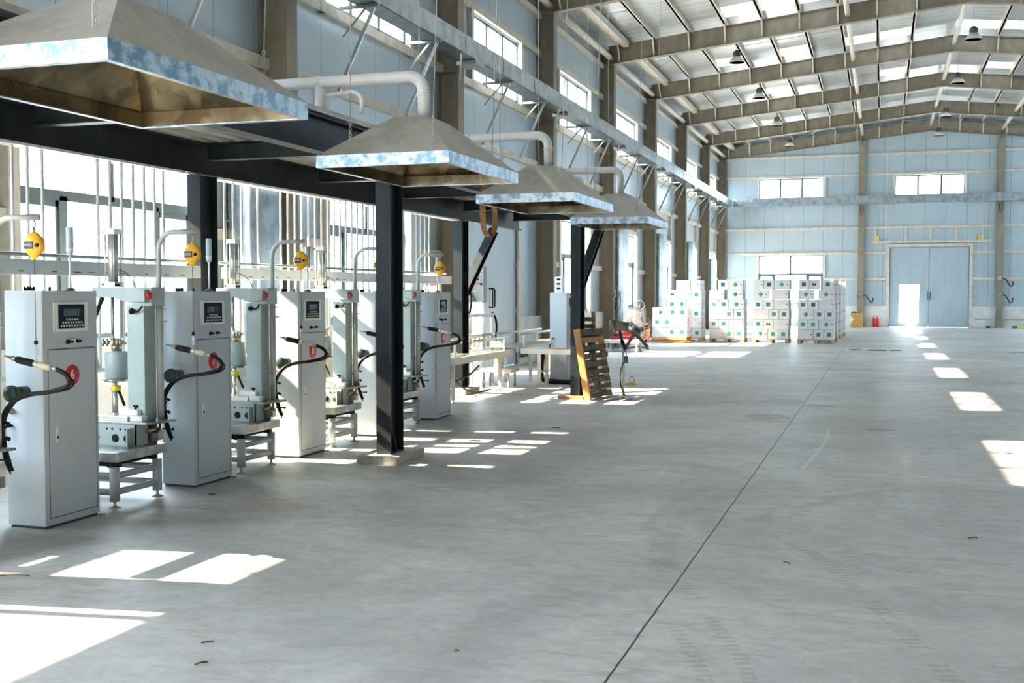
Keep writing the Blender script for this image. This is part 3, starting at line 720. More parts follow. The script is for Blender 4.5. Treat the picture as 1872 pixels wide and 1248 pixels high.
# ------------------------------------------------------------------ control cabinets
CX = -5.70; CDX = .335; CWY = .59; CH = 1.725
def cabinet(c, num, lab, topped=True):
    t = thing('control_cabinet', lab, 'cabinet', (CX-CDX/2, c+CWY/2, 0), 'control cabinets')
    part('body', B().box(CX-CDX, c, .02, CX, c+CWY, CH), CAB, t, .006)
    part('plinth', B().box(CX-CDX+.015, c+.015, 0, CX-.012, c+CWY-.015, .02), CABD, t)
    d = part('door', B().box(CX, c+.055, .078, CX+.004, c+CWY-.035, 1.292), CAB, t, .002)
    sm = B(); y0, y1, z0, z1 = c+.047, c+CWY-.027, .07, 1.300
    for a in ((y0, z0, y1, z0+.006), (y0, z1-.006, y1, z1), (y0, z0, y0+.004, z1), (y1-.004, z0, y1, z1)): sm.box(CX, a[0], a[1], CX+.0015, a[2], a[3])
    part('door_seam', sm, CABD, t)
    hb = B().box(CX+.004, c+.108, .625, CX+.012, c+.138, .735); h = part('door_handle', hb, WHT, t, .004, 'pale recessed handle')
    part('latch', B().box(CX+.012, c+.115, .645, CX+.0155, c+.131, .668), CABD, h)
    p = part('control_panel', B().box(CX, c+.107, 1.425, CX+.01, c+.475, 1.642), WHT, t, .003, 'white framed operator panel')
    part('panel_face', B().box(CX+.01, c+.152, 1.446, CX+.0125, c+.432, 1.622), NAVY, p)
    part('display', B().box(CX+.0125, c+.205, 1.535, CX+.014, c+.375, 1.59), SCRN, p)
    ky = B()
    for r_, (nk, y0_, z) in enumerate(((5, .228, 1.512), (8, .186, 1.490), (9, .168, 1.466))):
        for q in range(nk): yy = c+y0_+q*.0285; ky.lathe([(.0085, 0), (.0085, .003)], (CX+.0125, yy+.012, z), (1,0,0), 8)
    part('keys', ky, KEY, p)
    k1 = B().lathe([(.016, 0), (.016, .008), (.010, .01), (.010, .03)], (CX, c+.255, 1.347), (1,0,0), 12); k1.box(CX+.02, c+.262, 1.340, CX+.024, c+.30, 1.354)
    part('key_switch', k1, RUB, t)
    part('key', B().box(CX+.024, c+.262, 1.305, CX+.027, c+.276, 1.345), ALU, t)
    k2 = B().lathe([(.019, 0), (.019, .007)], (CX, c+.345, 1.349), (1,0,0), 14); part('selector_ring', k2, WHT, t)
    k3 = B().lathe([(.014, .007), (.013, .022), (.008, .024)], (CX, c+.35, 1.349), (1,0,0), 12).box(CX+.02, c+.345, 1.341, CX+.032, c+.375, 1.357); part('selector_knob', k3, RUB, t)
    cy, cz = c+.297, 1.10
    s_ = B().lathe([(.077, 0), (.077, .0015)], (CX+.004, cy, cz), (1,0,0), 28); pl = part('number_disc', s_, REDP, t, 0, 'red disc with white number')
    text('number', num, .095, WHT, pl, (CX+.0060, cy, cz), (0,1,0), (0,0,1), .002)
    # beacon on top
    bx, by = CX-.15, c+.48
    if topped:
     bs = part('beacon_base', B().lathe([(.035, 0), (.035, .012), (.018, .02)], (bx, by, CH), n=14), DKGREY, t)
     part('beacon_pole', B().cyl((bx, by, CH+.02), (bx, by, 2.0), .0095, 10), PVC, t)
     bc = part('beacon', B().lathe([(.012, 1.985), (.024, 2.0), (.026, 2.03), (.027, 2.035), (.027, 2.2), (.024, 2.205)], (bx, by, 0), n=16), LAMPG, t, 0, 'translucent signal beacon')
     part('beacon_collar', B().lathe([(.0285, 2.02), (.0285, 2.05)], (bx, by, 0), n=16), WHT, bc)
     for q in (.1, .13, .16, .19, .36): part('cable_gland', B().lathe([(.01, 0), (.01, .02), (.006, .03)], (CX-.24, c+q, CH), n=8), RUB, t)
    # fittings on the near side
    x1 = CX-CDX+.055
    part('air_inlet', B().lathe([(.022, 0), (.022, -.012), (.012, -.014), (.012, -.05), (.016, -.052), (.016, -.08)], (x1, c, .85), (0,1,0), 12), BRASS, t)
    part('hose_elbow', B().tube([(x1-.01, c, .745), (x1-.01, c-.04, .745), (x1-.035, c-.055, .73), (x1-.04, c-.055, .66)], .012, 8), RUB, t)
    part('floor_lug', B().box(CX-.02, c+CWY, 0, CX+.02, c+CWY+.035, .006), DKGREY, t)
CABS = [(4.71, '5'), (6.56, '6'), (8.41, '7'), (10.26, '8'), (12.11, '9'), (13.96, '10')]
for c, nm in CABS:
    cabinet(c, nm, {'5': 'grey control cabinet standing just before the first filling machine, on the aisle-entrance side', '6': 'tall grey control cabinet with a red disc numbered 6', '7': 'tall grey control cabinet with a red disc numbered 7', '8': 'tall grey control cabinet with a red disc numbered 8', '9': 'tall grey control cabinet half hidden by the plinth-mounted dark column', '10': 'tall grey control cabinet with a red disc numbered 10'}[nm])
cabinet(20.6, '11', 'tall grey control cabinet standing behind the roller table and leaning pallet', False)

# ------------------------------------------------------------------ filling machines
def machine(c, lab):
    t = thing('filling_machine', lab, 'filling machine', (-6.08, c+1.12, 0), 'filling machines')
    xa, xb, ya, yb = -6.42, -5.765, c+.85, c+1.40
    for x_, y_ in ((xb, ya), (xb, yb), (xa, ya), (xa, yb)):
        l = part('leg', B().cyl((x_, y_, .055), (x_, y_, .325), .04, 14), FRMG, t)
        part('levelling_foot', B().lathe([(.05, 0), (.045, .008), (.014, .02), (.012, .024), (.012, .06)], (x_, y_, 0), n=14), STAIN, l)
    rl = B()
    for z in (.255, .125):
        rl.cyl((xb, ya, z), (xb, yb, z), .027, 10).cyl((xa, ya, z), (xa, yb, z), .027, 10).cyl((xa, ya, z), (xb, ya, z), .027, 10).cyl((xa, yb, z), (xb, yb, z), .027, 10)
    part('base_frame', rl, FRMG, t)
    part('load_cell', B().box(xa+.06, ya+.03, .325, xb-.05, yb-.03, .37).box(xb-.04, ya+.02, .325, xb+.02, ya+.07, .372).box(xb-.04, yb-.07, .325, xb+.02, yb-.02, .372), RUB, t)
    tr = B().box(-6.47, c+.80, .372, -5.70, c+1.47, .45)
    part('scale_platform', tr, STAIN, t, .006)
    br = B().box(-6.40, c+1.17, .45, -5.80, c+1.18, .625).box(-5.81, c+1.17, .45, -5.80, c+1.33, .625).box(-6.40, c+1.45, .45, -5.80, c+1.46, .625).box(-5.845, c+1.10, .45, -5.83, c+1.17, .60)
    bk = part('table_bracket', br, MACH, t)
    hl = B()
    for hx in (-6.19, -6.0, -5.885): hl.lathe([(.034, 0), (.034, .003)], (hx, c+1.169, .51), (0,-1,0), 16)
    for hx in (-6.08, -6.03, -5.95, -5.90): hl.lathe([(.009, 0), (.009, .003)], (hx, c+1.169, .585), (0,-1,0), 8)
    part('bracket_hole', hl, RUB, bk)
    part('valve_block', B().box(-5.79, c+1.36, .48, -5.72, c+1.42, .54).cyl((-5.79, c+1.3, .56), (-5.79, c+1.45, .56), .02, 8).lathe([(.028, 0), (.03, .02), (.012, .03), (.012, .08)], (-5.76, c+1.44, .53), n=10), BRASS, t)
    part('clamp_lever', B().cyl((-5.72, c+1.42, .57), (-5.63, c+1.42, .57), .007, 6).ball((-5.62, c+1.42, .57), .013), RUB, t)
    tp = B().prism([(-6.46, c+1.20, .622), (-5.72, c+1.20, .622), (-5.66, c+1.53, .622), (-6.46, c+1.53, .622)], (0, 0, .02))
    part('table_plate', tp, STAIN, t, .003)
    fx = B().box(-6.27, c+1.24, .642, -5.93, c+1.30, .682); part('stop_channel', fx, ALU, t, .003)
    part('stop_block', B().box(-6.06, c+1.29, .685, -5.87, c+1.36, .735), WHT, t, .006)
    part('stop_block', B().box(-5.91, c+1.24, .642, -5.79, c+1.31, .69), WHT, t, .006)
    part('block_spacer', B().box(-6.04, c+1.30, .642, -5.90, c+1.35, .685), ALU, t)
    part('wing_knob', B().cyl((-5.92, c+1.33, .735), (-5.92, c+1.33, .755), .006, 8).box(-5.942, c+1.325, .753, -5.898, c+1.335, .772), RUB, t)
    part('post', B().box(-6.00, c+1.34, .642, -5.83, c+1.50, 1.61), MACH, t, .005)
    hd = B().prism([(-6.33, c+1.32, 1.755), (-5.74, c+1.32, 1.755), (-5.74, c+1.32, 1.60), (-5.89, c+1.32, 1.60), (-6.13, c+1.32, 1.672), (-6.33, c+1.32, 1.672)], (0, .18, 0))
    part('arm_head', hd, MACH, t, .003)
    bb = part('button_box', B().box(-5.90, c+1.26, 1.63, -5.765, c+1.32, 1.735), MACH, t, .006)
    part('stop_button', B().lathe([(.018, 0), (.018, .012), (.029, .016), (.030, .03), (.018, .042)], (-5.765, c+1.29, 1.685), (1,0,0), 14), RED, t, 0, 'red mushroom stop button')
    part('lock_lever', B().ball((-5.93, c+1.31, 1.555), .026).tube([(-5.91, c+1.31, 1.55), (-5.87, c+1.31, 1.552), (-5.845, c+1.31, 1.575), (-5.84, c+1.33, 1.60)], .008, 8), RUB, t)
    cx_, cy_ = -6.16, c+1.38
    cl = B().box(cx_-.052, cy_-.052, 1.757, cx_+.052, cy_+.052, 1.80).box(cx_-.052, cy_-.052, 2.20, cx_+.052, cy_+.052, 2.245).cyl((cx_, cy_, 1.80), (cx_, cy_, 2.20), .042, 16)
    for sx_ in (-1, 1):
        for sy_ in (-1, 1): cl.cyl((cx_+sx_*.043, cy_+sy_*.043, 1.76), (cx_+sx_*.043, cy_+sy_*.043, 2.24), .0065, 6)
    part('air_cylinder', cl, ALU, t)
    part('air_fitting', B().cyl((cx_-.05, cy_-.02, 2.22), (cx_-.085, cy_-.02, 2.22), .009, 6).cyl((cx_-.05, cy_-.03, 1.78), (cx_-.09, cy_-.03, 1.78), .01, 6).cyl((cx_+.05, cy_-.03, 1.775), (cx_+.085, cy_-.03, 1.775), .01, 6), RUB, t)
    part('air_line', B().tube(smooth_path([(cx_+.06, cy_, 1.9), (cx_+.13, cy_-.01, 1.88), (cx_+.19, cy_-.01, 1.82), (cx_+.22, cy_, 1.757)]), .004, 6), RUB, t)
    part('piston_rod', B().cyl((cx_-.01, cy_, 1.34), (cx_-.01, cy_, 1.68), .012, 10).cyl((cx_-.01, cy_, 1.30), (cx_-.01, cy_, 1.36), .02, 10), STAIN, t)
    part('guide_bar', B().box(cx_+.02, cy_-.02, 1.33, cx_+.075, cy_+.02, 1.675), ALU, t)
    vl = B().box(cx_-.09, cy_-.03, 1.275, cx_+.10, cy_+.03, 1.295).cyl((cx_-.1, cy_-.02, 1.30), (cx_+.11, cy_-.02, 1.30), .012, 8)
    for q in (-.08, -.04, .02, .06, .09): vl.cyl((cx_+q, cy_-.04, 1.26), (cx_+q, cy_-.04, 1.325), .010, 8)
    vl.cyl((cx_+.02, cy_-.01, 1.22), (cx_+.02, cy_-.01, 1.28), .03, 10).cyl((cx_+.07, cy_-.01, 1.22), (cx_+.07, cy_-.01, 1.28), .012, 8)
    part('valve_manifold', vl, BRASS, t)
    part('sensor', B().cyl((cx_+.16, cy_+.02, 1.38), (cx_+.16, cy_+.02, 1.60), .006, 6).box(cx_+.13, cy_, 1.42, cx_+.19, cy_+.03, 1.445).cyl((cx_+.16, cy_+.01, 1.36), (cx_+.16, cy_+.01, 1.47), .012, 8), BRASS, t)
    part('shroud', B().lathe([(.088, .985), (.094, .99), (.094, 1.20), (.088, 1.215), (.03, 1.222)], (cx_+.02, cy_, 0), n=24), MACH, t, 0, 'green-grey cylindrical shroud')
    part('shroud_flange', B().lathe([(.10, .965), (.10, .985)], (cx_+.02, cy_, 0), n=20).box(cx_-.12, cy_-.02, .968, cx_+.16, cy_+.02, .98), STAIN, t)
    part('nozzle', B().cyl((cx_, cy_, .9), (cx_, cy_, .97), .02, 12).cyl((cx_, cy_, .70), (cx_, cy_, .88), .024, 6).cyl((cx_, cy_, .645), (cx_, cy_, .70), .032, 12), ALU, t)
    part('nozzle_ring', B().lathe([(.036, .882), (.040, .888), (.040, .922), (.034, .928)], (cx_+.01, cy_, 0), n=18), YPL, t, 0, 'yellow nozzle ring')
    part('nozzle_lever', B().beam((cx_+.03, cy_, .90), (cx_+.11, cy_-.02, .76), .02, .012), RUB, t)
    sup = B().tube(smooth_path([(-6.25, c+1.36, 1.67), (-6.30, c+1.34, 1.55), (-6.335, c+1.32, 1.38), (-6.33, c+1.32, 1.22)]), .018, 10)
    sh = part('supply_hose', sup, RUB, t)
    part('hose_grip', B().tube([(-6.33, c+1.32, 1.24), (-6.32, c+1.32, 1.17), (-6.29, c+1.32, 1.10), (-6.27, c+1.32, 1.08)], [.024, .026, .02, .014], 10), BEIGE, sh)
    # hoist pole
    hx, hy = -5.79, c+1.495
    hp = part('hoist_pole', B().tube([(hx, hy, 1.58), (hx, hy, 2.06)] + arc((hx+.14, hy, 2.06), .14, math.pi, math.pi/2, (1,0,0), (0,0,1.12), 8)[1:] + [(hx+.335, hy+.065, 2.222)], .0215, 12), FRMG, t)
    part('pole_socket', B().cyl((hx, hy, .642), (hx, hy, 1.60), .029, 14).cyl((hx+.028, hy, 1.57), (hx+.06, hy, 1.57), .006, 6).cyl((hx+.028, hy, 1.47), (hx+.07, hy, 1.47), .006, 6), FRMG, hp)
    part('hand_wheel', B().lathe([(.02, .0), (.055, .01), (.06, .02), (.06, .05), (.05, .06), (.015, .065)], (-5.79, c+1.67, 1.0), (0,-1,0), 18).cyl((-5.79, c+1.67, 1.0), (-5.79, c+1.78, 1.0), .045, 14), DKGREEN, t)
    wr_ = B().tube(smooth_path([(-5.79, c+.95, .345), (-5.9, c+.98, .30), (-6.05, c+1.05, .33), (-6.2, c+1.1, .29), (-6.35, c+1.2, .34)]), .012, 6)
    part('floor_cable', wr_, RUB, t)
MLAB = {4.71: 'filling machine cut off beside cabinet number 6, on its aisle-entrance side', 6.56: 'green-grey filling machine between cabinets 6 and 7', 8.41: 'green-grey filling machine between cabinets 7 and 8', 10.26: 'green-grey filling machine between cabinet 8 and the plinth-mounted dark column', 12.11: 'green-grey filling machine half hidden just before cabinet number 10'}
for c, l in MLAB.items(): machine(c, l)
HT = [(-5.739, 1.263), (-5.672, 1.248), (-5.515, 1.219), (-5.384, 1.196), (-5.336, 1.186)]
HP = [(-5.336, 1.186), (-5.266, 1.157), (-5.231, 1.116), (-5.249, 1.075), (-5.326, 1.047), (-5.434, 1.024), (-5.554, 1.010), (-5.664, .977), (-5.75, .918), (-5.794, .843), (-5.802, .749), (-5.791, .665), (-5.765, .561), (-5.73, .47)]
NXT = {4.71: 'cabinet number 6', 6.56: 'cabinet number 7', 8.41: 'cabinet number 8', 10.26: 'the cabinet behind the plinth-mounted column', 12.11: 'cabinet number 10'}
for c in MLAB:
    y = c+1.56; nx = NXT[c]; bx = -5.505
    t = thing('spring_balancer', 'yellow spring balancer hanging on its arm beside %s' % nx, 'tool balancer', (bx, y, 1.94), 'yellow spring balancers')
    part('hook', B().tube([(bx, y, 2.20), (bx+.012, y, 2.185), (bx+.014, y, 2.165), (bx, y, 2.150), (bx-.012, y, 2.16)], .005, 6).tube([(bx, y, 2.155), (bx, y, 2.10)], .006, 6), BRASS if c > 6 else DKGREY, t)
    body = B().lathe([(.014, .186), (.034, .176), (.066, .142), (.080, .105), (.080, .078), (.062, .045), (.024, .006), (.010, -.004)], (bx, y, 1.938), n=22, sc=(1, .55))
    bd = part('casing', body, YEL, t)
    part('name_plate', B().box(bx-.048, y-.0462, 2.006, bx+.026, y-.028, 2.056), INK, bd)
    text('lettering', 'ENDO', .028, KEY, bd, (bx-.011, y-.0470, 2.031), (1,0,0), (0,0,1), .0, .78)
    part('tension_knob', B().lathe([(.014, 0), (.014, .012), (.008, .015)], (bx+.050, y-.028, 2.03), (0,-1,0), 12), RUB, bd)
    part('safety_ring', B().tube(arc((bx+.035, y, 2.095), .010, 0, 2*math.pi, (1,0,0), (0,0,1), 10)[:-1], .003, 5, closed=True), DKGREY, bd)
    part('cable', B().cyl((bx, y, 1.94), (bx, y, 1.37), .0025, 5), DKGREY, t)
    part('cable_stop', B().cyl((bx, y, 1.355), (bx, y, 1.38), .013, 10), RUB, t)
    part('snap_hook', B().tube([(bx, y, 1.355), (bx-.009, y, 1.33), (bx-.009, y, 1.28), (bx, y, 1.262), (bx+.009, y, 1.28), (bx+.009, y, 1.33), (bx, y, 1.355)], .0035, 6), ALU, t)
    t = thing('filling_gun', 'black filling gun and hose hung in front of %s' % nx, 'filling gun', (-5.5, y, .45), 'filling guns')
    P3 = lambda q: (q[0], y, q[1])
    part('tip', B().tube([P3((-5.775, 1.272)), P3((-5.735, 1.263)), P3((-5.70, 1.255)), P3((-5.668, 1.248))], [.006, .008, .017, .012], 10), BRASS, t)
    part('handle', B().tube([P3((-5.672, 1.249)), P3((-5.655, 1.245)), P3((-5.54, 1.224)), P3((-5.525, 1.221))], [.020, .025, .025, .02], 14), RUB, t)
    part('swivel', B().tube([P3((-5.525, 1.221)), P3((-5.485, 1.214))], .020, 12).tube([P3((-5.505, 1.235)), P3((-5.505, 1.252))], .006, 6), ALU, t)
    part('grip', B().tube([P3((-5.487, 1.215)), P3((-5.47, 1.211)), P3((-5.40, 1.199)), P3((-5.378, 1.195))], [.018, .025, .024, .016], 12), BEIGE, t)
    part('crimp', B().tube([P3((-5.38, 1.195)), P3((-5.325, 1.184))], .0145, 10), STAIN, t)
    part('hose', B().tube(smooth_path([P3(q) for q in HP]) , .0165, 10), RUB, t)
    off = [(q[0]+.012*math.sin(i*1.1), y+.03*math.sin(i*.9), q[1]-.012-.012*math.sin(i*.7)) for i, q in enumerate(HP)]
    part('signal_lead', B().tube(smooth_path(off), .006, 6), RUB, t)
    part('cable_tie', B().box(-5.815, y-.018, .80, -5.775, y+.018, .815).cyl((-5.77, y, .80), (-5.745, y, .80), .012, 8).cyl((-5.77, y, .70), (-5.745, y, .69), .014, 8), RUB, t)
# ------------------------------------------------------------------ cartons on pallets
LN, NW, HB = .525, .345, .343
MARKS = {'sq': ('green square', GREEN), 'teal': ('dark teal square', TEAL), 'blue': ('dark blue square', BLUEP), 'circ': ('green circle', GREEN), 'diam': ('green diamond', GREEN), 'plain': ('small black marks', INK), 'arrow': ('black arrow print', INK)}
def carton(x0, y0, z0, wd, dp, mark, label, side=False):
    x1, y1, z1 = x0+wd, y0+dp, z0+HB
    g_ = .008
    o = solo('carton', B().box(x0+g_, y0+g_, z0, x1-g_, y1-g_, z1-g_), CARTON, label, 'box', 'white cartons', org=((x0+x1)/2, (y0+y1)/2, z0))
    cx, cz = (x0+x1)/2, z0+HB*.5; e = y0+g_-.002
    b = B()
    if mark in ('sq', 'teal', 'blue'):
        r = .066; b.box(cx-r, e, cz-r, cx+r, e+.0015, cz+r)
    elif mark == 'circ': b.lathe([(.07, 0), (.07, .0015)], (cx, e+.0015, cz), (0,-1,0), 18)
    elif mark == 'diam': r = .085; b.prism([(cx-r, e, cz), (cx, e, cz+r), (cx+r, e, cz), (cx, e, cz-r)], (0, .0015, 0))
    elif mark == 'arrow':
        b.prism([(cx-.06, e, cz-.06), (cx+.012, e, cz-.01), (cx+.012, e, cz+.01), (cx-.06, e, cz+.06)], (0, .0015, 0)); b.prism([(cx+.06, e, cz-.06), (cx+.06, e, cz+.06), (cx-.012, e, cz+.01), (cx-.012, e, cz-.01)], (0, .0015, 0))
    else:
        b.lathe([(.02, 0), (.02, .0015)], (x1-.07, e+.0015, cz), (0,-1,0), 10)
    if wd > .5 and mark != 'plain': part('handling_mark', B().box(x1-.10, e, cz-.014, x1-.05, e+.0015, cz+.014), INK, o)
    part('printed_mark', b, MARKS[mark][1], o)
    if side:
        e = x1-g_+.0015; s_ = B(); cy = (y0+y1)/2
        s_.lathe([(.026, 0), (.026, .0015)], (e-.001, cy-.11, cz), (1,0,0), 10).box(e-.001, cy+.05, cz-.07, e, cy+.09, cz+.06)
        part('side_print', s_, INK, o)
    return o
LAYER = ['bottom', 'second', 'third', 'fourth', 'fifth', 'top']
def stack(x0, y0, z0, rows, name, total=1.215, back=True):
    """rows: bottom to top, each a list of ('L'|'N'|gap, mark)"""
    for r, row in enumerate(rows):
        lay = LAYER[r] if r < len(rows)-1 else 'top'
        used = sum({'L': LN, 'N': NW}.get(k, k if isinstance(k, float) else 0) for k, _ in row)
        x = x0 + max(0, random.uniform(0, .03)); n = len([1 for k, _ in row if k in ('L', 'N')]); i = 0
        z = z0+r*HB
        dy = random.uniform(0, .02)
        names = {1: ['single front'], 2: ['window-side front', 'aisle-side front'], 3: ['window-side front', 'middle front', 'aisle-side front']}[n]
        for k, mk in row:
            if isinstance(k, float): x += k; continue
            wd, dp = (LN, NW) if k == 'L' else (NW, LN)
            carton(x, y0+dy, z, wd, dp, mk, 'white carton with %s, %s layer, %s, %s' % (MARKS[mk][0], lay, names[i], name), side=(i == n-1))
            x += wd; i += 1
        if back:
            carton(x-NW, y0+dy+LN+.005, z, NW, LN, 'plain', 'white carton, %s layer, rear aisle-side corner, %s' % (lay, name), side=True)
def pallet(x0, y0, w_, d_, name, mat=PALW):
    t = thing('wooden_pallet', name, 'pallet', (x0+w_/2, y0+d_/2, 0), 'pallets under the cartons')
    for i in range(3):
        xx = x0+.0+i*(w_-.12)/2
        part('bearer', B().box(xx, y0, 0, xx+.12, y0+d_, .11), mat, t)
    for i in range(5):
        yy = y0+i*(d_-.12)/4
        part('deck_board', B().box(x0, yy, .11, x0+w_, yy+.12, .135), mat, t)
N, L_ = 'N', 'L'
stack(-5.80, 39.7, .137, [[(L_, 'plain'), (N, 'sq'), (N, 'sq')], [(N, 'sq'), (N, 'teal'), (L_, 'plain')], [(L_, 'plain'), (N, 'teal'), (N, 'sq')], [(N, 'sq'), (N, 'sq'), (L_, 'circ')], [(L_, 'plain'), (.12, 0), (L_, 'circ')], [(.3, 0), (N, 'blue'), (L_, 'diam')]], 'first tall stack from the jack')
stack(-4.28, 39.7, .137, [[(L_, 'circ'), (N, 'sq'), (N, 'sq')], [(N, 'sq'), (N, 'arrow'), (L_, 'plain')], [(L_, 'plain'), (N, 'sq'), (N, 'teal')], [(N, 'teal'), (N, 'teal'), (L_, 'plain')], [(L_, 'diam'), (.14, 0), (L_, 'plain')], [(N, 'plain'), (N, 'blue'), (L_, 'diam')]], 'second tall stack from the jack')
stack(-2.76, 39.7, .137, [[(L_, 'plain'), (N, 'teal'), (N, 'teal')], [(N, 'sq'), (N, 'sq'), (L_, 'diam')], [(L_, 'diam'), (N, 'teal'), (N, 'teal')], [(N, 'teal'), (N, 'blue'), (L_, 'plain')], [(L_, 'diam'), (.14, 0), (L_, 'diam')], [(N, 'blue'), (N, 'arrow'), (.1, 0), (N, 'teal')]], 'tall stack along the aisle')
stack(-7.62, 38.6, .21, [[(L_, 'plain'), (N, 'teal'), (N, 'sq')], [(N, 'teal'), (N, 'sq'), (L_, 'plain')], [(L_, 'circ'), (N, 'teal'), (N, 'teal')]], 'low stack on the jack')
stack(-7.35, 40.1, .137, [[(L_, 'plain'), (N, 'sq'), (N, 'sq')], [(N, 'sq'), (N, 'sq'), (L_, 'plain')], [(L_, 'plain'), (N, 'sq'), (N, 'sq')], [(N, 'teal'), (N, 'sq'), (L_, 'plain')], [(N, 'arrow'), (L_, 'plain'), (N, 'sq')], [(.3, 0), (L_, 'plain'), (N, 'plain')]], 'tall stack behind the jack')
for k, (x1, y0) in enumerate(((-1.52, 41.7), (-1.47, 44.3), (-1.40, 46.9))):
    nm = ORD[k]+' stack behind the aisle stack'
    for r in range(6):
        for q in range(2):
            carton(x1-LN, y0+q*.53, .137+r*HB, LN, .525, ('plain', 'teal', 'plain', 'sq', 'arrow', 'teal')[(r+q*2+k) % 6], 'white carton, %s layer, %s half, %s' % (LAYER[r], ('front', 'rear')[q], nm), side=True)
    pallet(x1-1.2, y0, 1.2, 1.06, 'wooden pallet under the '+nm)
for x0, nm in ((-5.80, 'first tall carton stack from the jack'), (-4.28, 'second tall carton stack from the jack'), (-2.76, 'tall carton stack along the aisle')): pallet(x0, 39.7, 1.23, 1.05, 'wooden pallet under the '+nm)
pallet(-7.35, 40.1, 1.23, 1.05, 'wooden pallet under the tall carton stack behind the jack')
b_ = thing('wooden_pallet', 'wooden pallet lifted on the orange jack forks', 'pallet', (-7.0, 39.1, .1), 'pallets under the cartons')
for i in range(5): part('deck_board', B().box(-7.63, 38.6+i*.235, .18, -6.40, 38.72+i*.235, .207), PALW, b_)
for i in range(3): part('bearer', B().box(-7.63, 38.6+i*.465, .112, -6.40, 38.72+i*.465, .18), PALW, b_)
# pallet jack
jx, jy = -7.82, 38.95
t = thing('pallet_jack', 'orange hand pallet jack under the low carton stack', 'pallet jack', (jx, jy, 0))
for yy in (38.72, 39.42): part('fork', B().box(-7.80, yy-.08, .05, -6.35, yy+.08, .10).box(-6.35, yy-.06, .05, -6.25, yy+.06, .085), ORANGE, t, .01)
part('pump_housing', B().box(-8.0, jy-.3, .10, -7.80, jy+.55, .16).box(-7.98, jy-.2, .1, -7.82, jy+.4, .62).box(-7.98, jy-.24, .6, -7.80, jy+.44, .66), ORANGE, t, .01)
hx_, hy_ = -7.95, jy-.15
part('handle_bar', B().tube([(hx_, jy, .25), (hx_-.02, hy_, .7), (hx_-.1, hy_-.1, 1.15)], .022, 8), DKGREY, t)
part('handle_loop', B().tube([(hx_-.1+.17*math.cos(a), hy_-.12, 1.30+.17*math.sin(a)) for a in [2*math.pi*k/16 for k in range(16)]], .018, 6, closed=True).tube([(hx_-.1, hy_-.1, 1.13), (hx_-.1, hy_-.12, 1.3)], .016, 6), DKGREY, t)
wl_ = B()
for yy in (38.72, 39.42): wl_.cyl((-6.42, yy-.05, .04), (-6.42, yy+.05, .04), .038, 12)
wl_.cyl((-7.92, jy-.02, .09), (-7.92, jy+.08, .09), .088, 14)
part('wheels', wl_, RUB, t)

# ------------------------------------------------------------------ roller conveyors and packing bench
def conveyor_y(x0, x1, y0, y1, zt, lab, legs, rails):
    t = thing('roller_conveyor', lab, 'conveyor', ((x0+x1)/2, (y0+y1)/2, 0), 'packing conveyors')
    for xx in (x0, x1-.03): part('side_frame', B().box(xx, y0, zt-.11, xx+.03, y1, zt), FRAMEB, t)
    part('belt', B().box(x0+.03, y0+.01, zt-.03, x1-.03, y1-.01, zt-.012), STAIN, t)
    for yy in legs:
        for xx in (x0, x1-.05):
            l = part('leg', B().box(xx, yy-.025, .04, xx+.05, yy+.025, zt-.11), FRAMEB, t)
            part('foot', B().lathe([(.04, 0), (.035, .008), (.01, .015), (.01, .04)], (xx+.025, yy, 0), n=10), STAIN, l)
    for y_a, y_b in rails:
        for xx in (x1-.02, x0+.02):
            r = part('guide_rail', B().cyl((xx, y_a, zt+.23), (xx, y_b, zt+.23), .02, 8), ALU, t)
            for yy in (y_a+.25, y_b-.3): part('rail_post', B().box(xx-.012, yy-.02, zt-.08, xx+.018, yy+.02, zt+.23), ALU, r)
    return t
BOXG = M('control_box_grey', (.30, .31, .30), .5)
FRAMEB = M('beige_frame_paint', (.56, .54, .47), .4, .2, var=.08, scale=5)
conveyor_y(-6.88, -6.30, 15.0, 19.15, .70, 'beige conveyor running from cabinet 10 toward the light box frame', (16.24, 18.5), ((15.3, 16.6), (17.1, 19.0)))
conveyor_y(-6.95, -6.40, 19.75, 24.2, .72, 'beige conveyor continuing past the roller table beside the left double door', (20.6, 23.6), ((19.9, 23.0),))
t = thing('roller_table', 'grey roller table crossing in front of the standing cabinet toward the pallet', 'conveyor', (-5.5, 19.95, 0), 'packing conveyors')
for yy in (19.70, 20.22): part('side_frame', B().box(-6.33, yy, .595, -4.80, yy+.03, .69), FRAMEB, t)
for i in range(22): part('roller', B().cyl((-6.28+i*.068, 19.73, .665), (-6.28+i*.068, 20.22, .665), .026, 8), STAIN, t)
for xx in (-5.98, -4.95):
    for yy in (19.72, 20.2): part('leg', B().box(xx-.03, yy-.02, 0, xx+.03, yy+.03, .60), FRAMEB, t)
    part('stretcher', B().box(xx-.015, 19.75, .24, xx+.015, 20.18, .28), FRAMEB, t)
part('end_motor', B().box(-6.38, 19.72, .52, -6.34, 20.2, .62), DKGREY, t)
t = thing('gantry_frame', 'pale upright frame straddling the conveyor before the double door', 'frame', (-7.15, 19.5, 0))
for yy in (18.75, 20.42):
    part('upright', B().box(-7.18, yy-.03, 0, -7.12, yy+.03, 1.27), FRAMEB, t)
part('top_beam', B().box(-7.19, 18.72, 1.27, -7.11, 20.45, 1.33), FRAMEB, t)
part('lower_beam', B().box(-7.17, 18.78, .90, -7.13, 20.39, .95), FRAMEB, t)
part('cable', B().tube(smooth_path([(-7.15, 20.46, 1.34), (-7.14, 20.62, 1.22), (-7.14, 20.68, 1.05), (-7.14, 20.64, .86), (-7.1, 20.6, .75)]), .022, 8), RUB, t)
vb = B()
